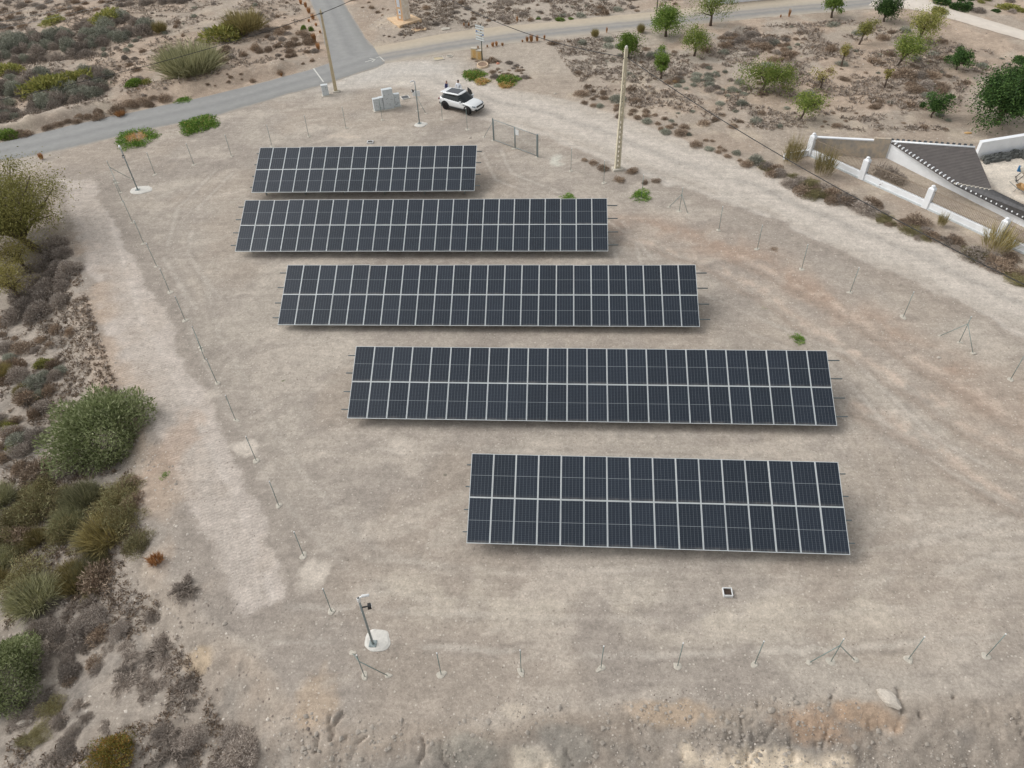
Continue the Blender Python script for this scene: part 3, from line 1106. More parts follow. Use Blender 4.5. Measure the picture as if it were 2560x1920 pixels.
def gp(s, h, off=0.0):
    return GM @ Vector((s, off, s * sl + h))


for s_, w_ in ((0, .10), (Lg, .14)):
    b = MB()
    c = gp(s_, 1.0)
    b.box((c.x, c.y, c.z), (w_, w_, 2.14))
    b.build('gate_post', GALV, gt, bevel=0.008)
    q = gp(s_, 0)
    obj('footing', FEET[int(s_) % 5], gt, q)
mw = Lg / 2
for li, (a_, b_) in enumerate(((0.08, mw - 0.03), (mw + 0.03, Lg - 0.1))):
    lf = MB()
    for h_ in (0.10, 1.98):
        lf.tube([gp(a_, h_), gp(b_, h_)], 0.026, 6)
    for s_ in (a_, b_):
        lf.tube([gp(s_, 0.07), gp(s_, 2.01)], 0.034, 6)
    leaf = lf.build('gate_leaf', GALV, gt, True)
    wm = MB()
    for k in range(1, 38):
        wm.tube([gp(a_, 0.10 + 1.88 * k / 38), gp(b_, 0.10 + 1.88 * k / 38)], 0.0016, 3, cap=False)
    nv = int((b_ - a_) / 0.05)
    for k in range(1, nv):
        s_ = a_ + (b_ - a_) * k / nv
        wm.tube([gp(s_, 0.10), gp(s_, 1.98)], 0.0016, 3, cap=False)
    wm.build('wire_mesh', GALV, leaf)
sp_ = MB()
c = gp(mw + 0.28, 1.60, -0.04)
sp_.box((0, 0, 0), (0.36, 0.012, 0.50), 0, Matrix.Translation(c) @ Matrix.Rotation(ang, 4, 'Z'))
sp_.build('sign_plate', WHITE_PL, gt)
q = G(1210, 343) - ga
MB().tube([(q.x, q.y, q.z), gp(0, 1.75)], 0.022, 7).build('brace', GALV, gt, True)
obj('footing', FEET[1], gt, q)
obj('footing', FEET[2], gt, gp(mw, 0)).scale = (1.6, 1.1, 1)


# ------------------------------------------------------------ camera masts
def mast(px, py, label, pad, pad_off, cam_dir, h=4.0):
    g = G(px, py)
    t = thing('camera_mast', label, 'camera mast', g, 0, 'camera masts')
    MB().tube([(0, 0, 0.03), (0, 0, h * 0.55), (0, 0, h)], [0.055, 0.05, 0.042], 10).build('mast', GALV, t, True)
    b = MB().box((0, 0, 0.075), (0.34, 0.34, 0.02))
    for sx in (-.13, .13):
        for sy in (-.13, .13):
            b.lathe([(.016, .08), (.016, .12)], 6, 0, Matrix.Translation((sx, sy, 0)))
    b.build('base_plate', GALV, t)
    o = blob(pad[0], pad[1], 0.055, int(px), 26, 0.2).build('concrete_pad', CONC_WHITE, t)
    o.location = (pad_off[0], pad_off[1], 0)
    dx, dy = cam_dir
    an = math.atan2(dy, dx)
    Mz = Matrix.Rotation(an, 4, 'Z')
    b = MB()
    b.lathe([(0.07, h - .28), (0.075, h - .26), (0.075, h - .04), (0.05, h)], 10)
    b.build('bracket', WHITE_PL, t, True)
    b = MB()
    b.box((0.15, 0, h + 0.02), (0.18, 0.06, 0.05), 0, Mz)
    b.lathe([(0.055, 0), (0.062, .02), (0.062, .30), (0.05, .34)], 10, 0, Mz @ Matrix.Translation((0.14, 0, h + 0.08)) @ Matrix.Rotation(R(96), 4, 'Y'))
    b.build('camera', WHITE_PL, t, True)
    b = MB()
    b.box((0.15, 0, h - 0.78), (0.26, 0.05, 0.05), 0, Mz)
    b.box((0.34, 0, h - 0.78), (0.16, 0.22, 0.20), 0, Mz, 0.8)
    b.build('floodlight', BLACK_PL, t)
    b = MB().box((0.425, 0, h - 0.78), (0.012, 0.16, 0.12), 0, Mz)
    b.build('lamp_glass', WHITE_PL, t)
    return t


mast(933, 1611, 'grey camera mast on a round white concrete pad, nearest the viewer', (0.60, 0.62), (0.16, 0.22), (0.9, 0.25))
mast(345, 476, 'grey camera mast on a white pad in the far left corner', (0.95, 0.72), (0.25, 0.1), (0.3, -0.6))
mast(1049, 310, 'grey camera mast on a pale pad between the cabinets and the car', (0.62, 0.55), (0.1, -0.1), (-0.55, -0.5))

# ------------------------------------------------------------ cabinets, hatches
DOT = mat('dark_vent', lin(70, 74, 76), 0.7)


def cabinet(a, b, hpx_m, dep, label, seed, holes, name='meter_cabinet', lid=True):
    A, B = G(*a), G(*b)
    d = B - A
    w = math.hypot(d.x, d.y)
    an = math.atan2(d.y, d.x)
    t = thing(name, label, 'cabinet', A, an, 'precast cabinets beside the road')
    body = MB().box((w / 2, dep / 2, hpx_m / 2), (w, dep, hpx_m)).build('cabinet_body', CONC_GREY, t, bevel=0.02)
    if lid:
        MB().box((w / 2, dep / 2, hpx_m + 0.025), (w + 0.05, dep + 0.05, 0.05), 0, None, 0.96).build('cap_slab', CONC_GREY, t, bevel=0.01)
    MB().box((w / 2, -0.006, hpx_m * 0.5), (w * 0.82, 0.014, hpx_m * 0.82)).build('door', CONC_GREY, t, bevel=0.004)
    rr = random.Random(seed)
    for _ in range(holes):
        MB().lathe([(0.028, 0), (0.028, 0.012)], 8, 0, Matrix.Translation((rr.uniform(.15, .85) * w, -0.014, rr.uniform(.18, .85) * hpx_m)) @ Matrix.Rotation(R(90), 4, 'X')).build('vent_hole', DOT, t)
    MB().box((w / 2, dep / 2 - 0.05, 0.015), (w + 0.25, dep + 0.3, 0.07)).build('plinth', CONC_PALE, t, bevel=0.02)
    return t


cabinet((937, 279.5), (951, 276.5), 1.15, 0.40, 'low grey cabinet at the left end of the cabinet cluster', 1, 4)
cabinet((951.8, 276.3), (960.5, 274.5), 1.17, 0.40, 'narrow low grey cabinet between the leftmost and the tall cabinet', 2, 3)
cabinet((962, 275.5), (987, 270.5), 1.88, 0.45, 'tall wide grey cabinet in the middle of the cluster', 3, 9)
cabinet((988.5, 269), (1002, 266.5), 1.22, 0.40, 'low grey cabinet right of the tall cabinet', 4, 8)
cabinet((807.5, 241), (823.5, 238.5), 1.02, 0.42, 'lone grey cabinet beside the utility pole', 5, 5)


def hatch(px, py, w, d, label, frame, lidm, rz=0.0, h=0.10, deep=0.0):
    g = G(px, py)
    t = thing('cable_chamber', label, 'hatch', g, rz, 'small cable chambers in the yard')
    b = MB()
    e = 0.09 * max(w, d)
    for cx, cy, sx, sy in ((0, -d / 2 + e / 2, w, e), (0, d / 2 - e / 2, w, e), (-w / 2 + e / 2, 0, e, d - 2 * e), (w / 2 - e / 2, 0, e, d - 2 * e)):
        b.box((cx, cy, h / 2 - .05), (sx, sy, h + .1))
    b.build('rim', frame, t, bevel=0.008)
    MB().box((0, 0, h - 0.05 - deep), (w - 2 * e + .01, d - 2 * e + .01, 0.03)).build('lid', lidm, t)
    return t


DARKIN = mat('dark_brown_infill', lin(62, 50, 42), 0.95, 0, 0.3, 14)  # plain dark brown for the plate inside the open chamber rims
RUST = mat('rusty_soil', lin(92, 70, 54), 0.9, 0, 0.2, 9)
DGLASS = mat('dark_grey_lid', lin(86, 88, 90), 0.5, 0, 0.1, 6)
hatch(1818, 1483, 0.44, 0.44, 'open square white chamber rim with dark inside, before the front array', WHITE_PL, DARKIN, 0.0, 0.16, 0.05)
hatch(926, 357, 0.55, 0.45, 'small white chamber rim just behind the farthest solar array', WHITE_PL, DARKIN, 0.0, 0.14, 0.04)
hatch(1013, 244, 0.85, 0.85, 'flat white hatch frame with grey lid beside the cabinets', CONC_WHITE, DGLASS, R(28), 0.06)
hatch(1096, 146, 1.2, 1.1, 'square pale concrete hatch at the edge of the dusty road', CONC_PALE, CONC_CREAM, R(20), 0.05)


def ring(px, py, r, h, label, m, lidm=None, tilt=0.0):
    g = G(px, py)
    t = thing('manhole', label, 'manhole', g)
    n = 28
    b = MB()
    vs = [(q * math.cos(2 * math.pi * k / n), q * math.sin(2 * math.pi * k / n), zz) for q, zz in ((r, -.1), (r, h), (r * .78, h), (r * .78, -.1)) for k in range(n)]
    b.add(vs, [(l_ * n + k, l_ * n + (k + 1) % n, (l_ + 1) * n + (k + 1) % n, (l_ + 1) * n + k) for l_ in range(3) for k in range(n)])
    o = b.build('rim', m, t, True)
    o.rotation_euler = (tilt, 0, 0)
    MB().lathe([(r * .79, -.05), (r * .79, h - .03)], 24).build('lid', lidm or m, t).rotation_euler = (tilt, 0, 0)


ring(1124, 140.5, 0.38, 0.05, 'round manhole with a pale rim beside the square hatch', CONC_PALE, mat('grey_manhole_lid', lin(140, 136, 128), .8))
ring(1207, 167, 0.62, 0.30, 'tilted concrete ring in the scrub below the signpost', mat('sandy_concrete', lin(200, 178, 152), .9), mat('brown_soil', lin(140, 118, 100), .95), R(8))

# ------------------------------------------------------------ utility poles and cables
g = G(840, 229)
t = thing('utility_pole', 'tall cream concrete utility pole beside the tarmac road', 'utility pole', g, R(12))
hp = 7.65
b = MB()
b.box((0, 0, hp / 2), (0.34, 0.24, hp), 0, None, 0.55, 0.55)
b.build('shaft', CONC_CREAM, t, bevel=0.02)
MB().box((0.05, -0.05, 0.03), (0.75, 0.6, 0.16), 0, None, .9).build('footing', CONC_PALE, t, bevel=0.03)
b = MB()
b.box((0, 0, hp - 0.22), (0.34, 0.2, 0.07))
b.tube([(-0.24, 0, hp - .22), (0.24, 0, hp - .22)], 0.035, 8)
b.build('clamp', mat('dark_iron', lin(70, 72, 72), .6, .4), t)
MB().lathe([(0.06, hp), (0.065, hp + .1), (0.03, hp + .2)], 8).build('insulator', CONC_CREAM, t)
UP = g + Vector((0, 0, hp - .2))

g = G(1543, 423)
hq = 9.85
t = thing('lattice_pole', 'tall cream concrete pole with ladder-like openings by the dirt road', 'utility pole', g, R(14))
wb, wt, db_, dt_ = 0.46, 0.24, 0.34, 0.20
b = MB()
for sx in (-1, 1):
    n = 12
    for i in range(n):
        z0, z1 = hq * i / n, hq * (i + 1) / n
        f0, f1 = i / n, (i + 1) / n
        w0, w1 = wb + (wt - wb) * f0, wb + (wt - wb) * f1
        d0, d1_ = db_ + (dt_ - db_) * f0, db_ + (dt_ - db_) * f1
        fl = 0.27
        x0a, x0b = sx * w0 / 2, sx * (w0 / 2 - w0 * fl)
        x1a, x1b = sx * w1 / 2, sx * (w1 / 2 - w1 * fl)
        vs = [(x0a, -d0 / 2, z0), (x0b, -d0 / 2, z0), (x0b, d0 / 2, z0), (x0a, d0 / 2, z0), (x1a, -d1_ / 2, z1), (x1b, -d1_ / 2, z1), (x1b, d1_ / 2, z1), (x1a, d1_ / 2, z1)]
        b.add(vs, [(0, 1, 5, 4), (1, 2, 6, 5), (2, 3, 7, 6), (3, 0, 4, 7)] + ([(3, 2, 1, 0)] if i == 0 else []) + ([(4, 5, 6, 7)] if i == n - 1 else []))
POLE_C = mat('yellowish_concrete', lin(202, 194, 172), .85, 0, .07, 3, .1)
b.build('shaft', POLE_C, t)
nr = 19
for i in range(nr):
    zz = 0.15 + i * (hq * 0.80) / nr
    f0 = zz / hq
    MB().box((0, 0, zz), ((wb + (wt - wb) * f0) * .5, (db_ + (dt_ - db_) * f0) * .82, 0.13)).build('rung', POLE_C, t)
f0 = .83
MB().box((0, 0, hq * .91), ((wb + (wt - wb) * .9) * .5, .19, hq * .18)).build('solid_head', POLE_C, t)
MB().lathe([(0.115, hq - .02), (0.11, hq + .12), (0.05, hq + .2)], 10).build('tip', CONC_WHITE, t)
b = MB()
b.tube([(-.2, 0, hq - .75), (.2, 0, hq - .55)], .03, 8)
b.build('clamp', mat('dark_iron', lin(70, 72, 72)), t)
MB().box((0, 0, 0.05), (0.95, 0.8, 0.18), 0, None, .9).build('footing', CONC_PALE, t, bevel=.03)
LP = g + Vector((0, 0, hq - .65))


def cable(a, bq, sag, r, label, cat='cable', name='overhead_cable', grp='overhead cables', m=CABLE):
    n = 40
    pts = [a.lerp(bq, i / n) - Vector((0, 0, sag * 4 * (i / n) * (1 - i / n))) for i in range(n + 1)]
    o = MB().tube(pts, r, 6).build(name, m, None, True)
    tag(o, label, cat, grp)


cable(UP, G(-180, 285, 6.9), 0.6, 0.026, 'black overhead cable running left from the utility pole over the scrub')
cable(UP, G(1010, -72, 7.0), 0.25, 0.028, 'black overhead cable running from the utility pole over the side road')
cable(LP, G(1040, -52, 8.6), 1.1, 0.030, 'black overhead cable from the lattice pole to the upper left over the dusty road')
cable(LP + Vector((.1, -.05, 0)), G(2960, 900, 8.8), 0.9, 0.028, 'black overhead cable from the lattice pole down the dirt road to the right')
WIRE = mat('thin_aluminium_wire', lin(170, 172, 172), .5, .3)
for k, (a_, b_) in enumerate((((-60, 46), (160, -12)), ((-60, 62), (240, -6)), ((-60, 78), (330, -10)))):
    cable(G(*a_, 9.0), G(*b_, 9.0), .3, .012, 'thin pale power line at the top left, %s of three' % ('uppermost', 'middle', 'lowest')[k], m=WIRE)
p_ = G(1641, 34)
o = MB().tube([p_ - Vector((0, 0, .2)), p_ + Vector((0, 0, 6))], .06, 8).build('dark_post', mat('dark_iron', lin(70, 72, 72)), None, True)
tag(o, 'thin dark post behind the bushy green tree at the dusty road', 'post')


# ------------------------------------------------------------ signpost, pillars, tower
g = G(1206, 149)
t = thing('signpost', 'dark green signpost with three pairs of white direction boards', 'signpost', g)
hs_ = tall(g, 77)
MB().tube([(0, 0, -.1), (0, 0, hs_ + .05)], 0.045, 8).build('post', mat('dark_green_paint', lin(44, 66, 52), .5), t, True)
sa = R(-38)
Ms = Matrix.Rotation(sa, 4, 'Z')
SGN = mat('white_enamel', lin(206, 212, 212), .5, 0, .03, 8)
BLUE = mat('sign_blue', lin(86, 112, 170), .5)
for i in range(3):
    for j in range(2):
        zz = hs_ - 0.14 - i * 0.56 - j * 0.24
        bd = MB().box((-0.12, -0.07, zz), (1.22, 0.025, 0.19), 0, Ms).build('direction_board', SGN, t)
        if i == 1:
            MB().box((-.55 if j == 0 else .34, -.086, zz), (0.2, 0.006, 0.13), 0, Ms).build('blue_field', BLUE, bd)
        for e_ in (-1, 1):
            MB().box((-.12, -.086, zz + e_ * .085), (1.2, 0.006, 0.016), 0, Ms).build('border', DOT, bd)
    MB().lathe([(.06, hs_ - .03 - i * .56), (.06, hs_ + .05 - i * .56)], 8).build('clamp', DOT, t)
SANDC = mat('sandy_render', lin(204, 182, 142), .9, 0, .06, 5, .1)
for px, w, h, lab in ((1186, .62, 1.05, 'taller of two sand-coloured block pillars left of the signpost'), (1198.5, .55, .95, 'shorter of two sand-coloured block pillars, right beside the signpost')):
    g = G(px, 146 if px < 1190 else 149)
    t = thing('meter_pillar', lab, 'pillar', g, R(-10), 'block pillars by the signpost')
    MB().box((0, 0, h / 2), (w, .4, h)).build('pillar_body', SANDC, t, bevel=.02)
    MB().box((0, 0, h + .03), (w + .06, .46, .07)).build('cap_slab', CONC_PALE, t, bevel=.015)
    MB().box((.06, -.205, h * .5), (w * .55, .012, h * .75)).build('door', mat('ochre_door', lin(206, 170, 112), .8), t)

PEEL = mat('peeling_whitewash', lin(232, 228, 220), .9, 0, .1, 3.2, .2, col2=lin(206, 190, 168))
ORNG = mat('ochre_render', lin(206, 158, 112), .9, 0, .1, 2.2, .2, col2=lin(190, 172, 150))
c0, c1, c2 = G(996, 48), G(1009, 57.5), G(1027, 52)
t = thing('transformer_tower', 'whitewashed transformer tower on a sandy plinth, cut off at the top', 'tower', c1)
e1, e2 = (c2 - c1), (c0 - c1)
e1.z = e2.z = 0
e2 = Vector((-e1.y, e1.x, 0)).normalized() * 0.95
hh = 8.5
b = MB()
tp = 0.92
cc = (e1 + e2) / 2
q0 = [Vector((0, 0, .2)), e1 + Vector((0, 0, .2)), e1 + e2 + Vector((0, 0, .2)), e2 + Vector((0, 0, .2))]
q1 = [cc + (q - cc) * tp for q in q0]
vs = [(q.x, q.y, .2) for q in q0] + [(q.x, q.y, hh) for q in q1]
b.add(vs, [(4, 5, 6, 7), (0, 1, 5, 4), (1, 2, 6, 5), (2, 3, 7, 6)])
b.add(vs, [(3, 0, 4, 7)], 1)
b.build('tower_body', [PEEL, ORNG], t)
# ochre corner quoin, posters on the narrow face
dirn = -e2.normalized()
for k, (f_, zz, w_, h_, m_) in enumerate(((.55, 1.95, .5, .95, mat('pale_poster', lin(196, 202, 208), .7)), (.5, .95, .42, .62, SGN), (.45, .95, .16, .2, BLUE), (.52, .35, .3, .3, SGN))):
    a = e2 * f_
    shr = (zz / hh) * (1 - tp) * .5
    nrm = Vector((-e1.x, -e1.y, 0)).normalized()
    pos = a + nrm * (0.012 + (.004 if k == 2 else 0)) - nrm * (zz / hh * (1 - tp) * e1.length / 2)
    ang_ = math.atan2(e2.y, e2.x)
    MB().box((0, 0, 0), (w_, .02, h_), 0, Matrix.Translation((pos.x, pos.y, .2 + zz)) @ Matrix.Rotation(ang_, 4, 'Z')).build('poster', m_, t)
s0 = [G(968, 48), G(999, 71), G(1055, 56), G(1028, 40)]
SLAB = mat('sandy_slab', lin(212, 184, 150), .9, 0, .06, 2.5, .15)
b = MB()
b.prism([(p.x - c1.x, p.y - c1.y) for p in s0], -0.3, 0.22)
b.build('plinth', SLAB, t, bevel=.03)
s1 = [G(1022, 68), G(1036, 80), G(1066, 76), G(1066, 70), G(1045, 64)]
k0 = s1[1]
t = thing('pump_chamber', 'low sandy slab with a rusty lid beside the tower plinth', 'slab', k0)
MB().prism([(p.x - k0.x, p.y - k0.y) for p in s1], -0.2, 0.12).build('slab', SLAB, t, bevel=.02)
p_ = G(1049, 72.5) - k0
MB().box((p_.x, p_.y, .15), (.9, .6, .05)).build('lid', RUST, t, bevel=.01)
s1 = [G(1102, 74), G(1106, 77), G(1126, 74), G(1124, 70), G(1110, 70)]
k0 = s1[1]
t = thing('broken_slab', 'small pale concrete slab at the edge of the dusty road', 'slab', k0)
MB().prism([(p.x - k0.x, p.y - k0.y) for p in s1], -0.15, 0.12).build('slab', CONC_PALE, t, bevel=.02)
# white wall beyond the dusty road at the top edge
a_, b_ = G(1772, 13), G(1945, -4)
d = b_ - a_
t = thing('white_wall', 'white wall end beyond the dusty road at the top edge', 'wall', a_, math.atan2(d.y, d.x))
Lw = math.hypot(d.x, d.y)
b = MB().box((Lw / 2, .15, .9), (Lw, .3, 2.2))
b.build('wall_body', WHITE_WALL, t)
MB().box((Lw / 2, .15, 2.04), (Lw + .1, .4, .08)).build('coping', WHITE_WALL, t)


# ------------------------------------------------------------ villa at the right edge
def VPL(px, py, A, B):
    """the point of the upright plane through A and B that shows at this spot"""
    d_ = ray(px, py)
    n_ = np.array([-(B.y - A.y), B.x - A.x, 0.0])
    t_ = (np.array(A) - CAM) @ n_ / (d_ @ n_)
    return Vector(CAM + t_ * d_)


pil = [(2022, 387, 336), (2154, 447, 395), (2313, 519, 465), (2492, 602, 545), (2690, 692, 630)]
pb = [G(a, b_) for a, b_, c in pil]
t = thing('garden_wall', 'low white garden wall with ball-topped pillars and a bar railing', 'wall', pb[0])
BARS = mat('rusty_beige_iron', lin(150, 136, 120), .7, .1, .1, 8)
for i, p in enumerate(pb):
    hp_ = tall(p, pil[i][1] - pil[i][2])
    q = p - pb[0]
    dd = pb[min(i + 1, len(pb) - 1)] - pb[max(i - 1, 0)]
    an = math.atan2(dd.y, dd.x)
    M_ = Matrix.Translation(q) @ Matrix.Rotation(an, 4, 'Z')
    b = MB()
    b.box((0, 0, hp_ * .44), (.46, .46, hp_ * .88), 0, M_)
    b.box((0, 0, hp_ * .90), (.46, .46, .12), 0, M_, .6)
    pl_ = b.build('pillar', WHITE_WALL, t, bevel=.02)
    MB().lathe([(.05, hp_ * .92), (.13, hp_ * .945), (.155, hp_ * .975), (.12, hp_), (.02, hp_ + .02)], 10, 0, M_).build('ball', WHITE_WALL, pl_, True)
    if i + 1 < len(pb):
        nx_ = pb[i + 1] - pb[0]
        L_ = math.hypot(nx_.x - q.x, nx_.y - q.y)
        dz = nx_.z - q.z
        sh = Matrix.Identity(4)
        sh[2][0] = dz / L_
        M2 = Matrix.Translation(q) @ Matrix.Rotation(math.atan2(nx_.y - q.y, nx_.x - q.x), 4, 'Z') @ sh
        MB().box((L_ / 2, 0, .26), (L_ - .44, .26, .62), 0, M2).build('wall_base', WHITE_WALL, t, bevel=.015)
        MB().box((L_ / 2, -.02, -.02), (L_ - .44, .34, .3), 0, M2).build('concrete_footing', CONC_GREY, t)
        rl = MB()
        for zz in (.68, 1.42):
            rl.box((L_ / 2, 0, zz), (L_ - .44, .035, .035), 0, M2)
        nb = int(L_ / .125)
        for k in range(1, nb):
            xx = .2 + (L_ - .4) * k / nb
            rl.box((xx, 0, 1.03), (.025, .025, .92), 0, M2)
            rl.box((xx, 0, 1.53), (.03, .03, .08), 0, M2, .1)
        rl.build('railing', BARS, t)
# short wing wall left of the first pillar
wa = G(1958, 399)
d = wa - pb[0]
an = math.atan2(d.y, d.x)
MB().box((d.length / 2 + .1, 0, .2), (d.length - .25, .26, .55), 0, Matrix.Rotation(an, 4, 'Z')).build('wing_wall', WHITE_WALL, t, bevel=.015)

# house: front wall, side wall with peeling render, roofs, yard
A, B = G(2216, 395), G(2560, 568)
B2 = A + (B - A) * 1.35
h0 = VPL(2224, 352, A, B)
top = [VPL(*q, A, B) for q in ((2225, 353), (2280, 392), (2343, 432), (2385, 458), (2426, 480), (2560, 545))]
top.append(top[-1] + (top[-1] - top[-2]) * .6)
house = thing('villa', 'white villa with a dark grey tiled roof at the right edge', 'house', A)
b = MB()
vs, fs = [], []
nrm = Vector((-(B - A).y, (B - A).x, 0)).normalized()
for q in top:
    for off in (0, .25):
        w_ = q + nrm * off - A
        vs += [(w_.x, w_.y, min(-.4, on(q.x, q.y).z - A.z - .3)), (w_.x, w_.y, w_.z - .04)]
for i in range(len(top) - 1):
    k = 4 * i
    fs += [(k, k + 4, k + 5, k + 1), (k + 3, k + 7, k + 6, k + 2), (k + 1, k + 5, k + 7, k + 3)]
fs += [(0, 1, 3, 2)]
b.add(vs, fs)
b.build('front_wall', WHITE_WALL, house)
# side wall from the corner back to the first garden pillar, bare render near the corner
RENDER = mat('bare_sandy_render', lin(204, 186, 160), .9, 0, .08, 1.8, .2, col2=lin(150, 148, 146))
s_a, s_b = A + nrm * .0, pb[0] + Vector((.3, .2, 0))
for nm, f0, f1, hh_, m_ in (('side_wall', 0.02, .24, 1.7, RENDER), ('side_wall', .24, .985, 1.45, RENDER)):
    p0, p1 = s_a.lerp(s_b, f0) - A, s_a.lerp(s_b, f1) - A
    dd = p1 - p0
    L_ = math.hypot(dd.x, dd.y)
    M_ = Matrix.Translation(p0) @ Matrix.Rotation(math.atan2(dd.y, dd.x), 4, 'Z')
    MB().box((L_ / 2, 0, hh_ / 2 - .2), (L_, .2, hh_ + .4), 0, M_).build(nm, m_, house)
    if hh_ < 1.6:
        MB().box((L_ / 2, 0, hh_ + .05), (L_, .28, .09), 0, M_).build('coping', WHITE_WALL, house)
ROOF = mat('dark_grey_roof_sheet', lin(98, 93, 91), .8, 0, .06, 2.0, .15, col2=lin(84, 80, 79))
zr = top[0].z
rA = top[0]
rB = G(2436, 368, 2.45)
rC = G(2481, 475, 1.62)
rD = top[3]
# the main roof plane through three of its corners; the fourth is laid into it
pn = (rB - rA).cross(rC - rA).normalized()
dC = ray(2385, 458)
rD = Vector(CAM + dC * ((np.array(rA) - CAM) @ np.array(pn)) / (dC @ np.array(pn)))
b = MB()
rs = [q - A for q in (rA, rD, rC, rB)]
vs = [tuple(q) for q in rs] + [(q.x, q.y, q.z - .12) for q in rs]
b.add(vs, [(0, 1, 2, 3), (7, 6, 5, 4), (0, 4, 5, 1), (1, 5, 6, 2), (2, 6, 7, 3), (3, 7, 4, 0)])
roof = b.build('roof', ROOF, house)
# seams of the roof sheets
for k in range(1, 26):
    f_ = k / 26
    a0, a1 = rs[0].lerp(rs[1], f_), rs[3].lerp(rs[2], f_)
    MB().tube([a0 + Vector((0, 0, .012)), a1 + Vector((0, 0, .012))], .02, 5).build('roof_seam', ROOF, roof)
r2 = [rD, top[5] + (top[5] - top[4]) * .5, G(2700, 582, 1.5), rC]
rs2 = [q - A for q in r2]
vs = [tuple(q + Vector((0, 0, -.03))) for q in rs2] + [(q.x, q.y, q.z - .15) for q in rs2]
b = MB().add(vs, [(0, 1, 2, 3), (7, 6, 5, 4), (0, 4, 5, 1), (1, 5, 6, 2), (2, 6, 7, 3), (3, 7, 4, 0)])
roof2 = b.build('lower_roof', mat('dark_grey_tiles', lin(92, 91, 92), .8, 0, .12, 5, .3), house)
for k in range(40):
    f_ = (k + .5) / 40
    a0, a1 = rs2[0].lerp(rs2[1], f_), rs2[3].lerp(rs2[2], f_)
    MB().tube([a0, a1 + (a1 - a0) * .02], .06, 6).build('tile_row', mat('dark_grey_tiles', lin(92, 91, 92)), roof2, True)
for k in range(9):
    q = rs2[0].lerp(rs2[3], (k + .5) / 9)
    MB().box((q.x, q.y, q.z + .02), (.32, .12, .07), 0, None, .7).build('ridge_tile', CONC_PALE, roof2)
TILE_ME = MB().box((0, .06, .04), (.10, .30, .12), 0, None, .8).mesh('eave_tile', WHITE_WALL)
an = math.atan2((B - A).y, (B - A).x)
pt = [rA, rD, r2[1]]
acc = 0
for i in range(len(pt) - 1):
    sgm = pt[i + 1] - pt[i]
    n_ = max(1, int(sgm.length / .40))
    for k in range(n_):
        q = pt[i] + sgm * (k + .5) / n_ - A
        e_ = obj('eave_tile', TILE_ME, house, q + Vector((0, 0, .03)))
        e_.rotation_euler = (0, 0, an)
TD_ME = MB().box((0, 0, 0), (.22, .16, .14)).mesh('ridge_block', DOT)
sgm = rB - rA
n_ = int(sgm.length / .40)
for k in range(n_):
    q = rA + sgm * (k + .5) / n_ - A
    e_ = obj('ridge_block', TD_ME, house, q + Vector((0, .12, .1)))
    e_.rotation_euler = (0, 0, math.atan2(sgm.y, sgm.x))
MB().tube([rA - A + Vector((0, -.1, .05)), rB - A + Vector((0, -.1, .05))], .09, 6).build('ridge_cap', WHITE_WALL, house, True)
# inner walls that carry the roof
for a0, a1 in ((rB, rB.lerp(rC, .62)), (rA, rB)):
    b = MB()
    q0, q1 = a0 - A, a1 - A
    n2 = Vector((-(q1 - q0).y, (q1 - q0).x, 0)).normalized() * .1
    zb = min(on(a0.x, a0.y).z, on(a1.x, a1.y).z) - A.z - .3
    pg = [q0 + n2, q1 + n2, q1 - n2, q0 - n2]
    vs = [(q.x, q.y, zb) for q in pg] + [(q.x, q.y, q.z - .14) for q in pg]
    b.add(vs, [(4, 5, 6, 7), (0, 1, 5, 4), (1, 2, 6, 5), (2, 3, 7, 6), (3, 0, 4, 7)])
    b.build('inner_wall', WHITE_WALL, house)
# back wall with a dark stone base
k0, k1 = G(2452, 404), G(2900, 330)
d = k1 - k0
L_ = math.hypot(d.x, d.y)
t = thing('back_wall', 'tall white rear wall on a dark base behind the grey roof', 'wall', k0, math.atan2(d.y, d.x))
hb = tall(k0, 404 - 362)
shz = Matrix.Identity(4)
shz[2][0] = d.z / L_
MB().box((L_ / 2, .5, hb / 2), (L_ + .6, .3, hb), 0, shz).build('wall_body', WHITE_WALL, t)
MB().box((L_ / 2, .5, hb + .03), (L_ + .6, .4, .06), 0, shz).build('coping', WHITE_WALL, t)
DKST = mat('dark_stone_rubble', lin(92, 94, 92), .9, 0, .3, 3.0, .8)
rb = MB()
rr = random.Random(3)
for k in range(int(L_ / .32)):
    for j in range(3):
        rb.box((.2 + k * .32 + rr.uniform(-.08, .08), .02 - j * .18 + rr.uniform(-.05, .05), .36 - j * .14), (rr.uniform(.3, .5), rr.uniform(.22, .4), rr.uniform(.22, .4)), 0,
               shz @ Matrix.Rotation(rr.uniform(-.06, .06), 4, 'Z'), rr.uniform(.6, .9))
kind(rb.build('rubble_base', DKST, t, bevel=.04), 'stuff')
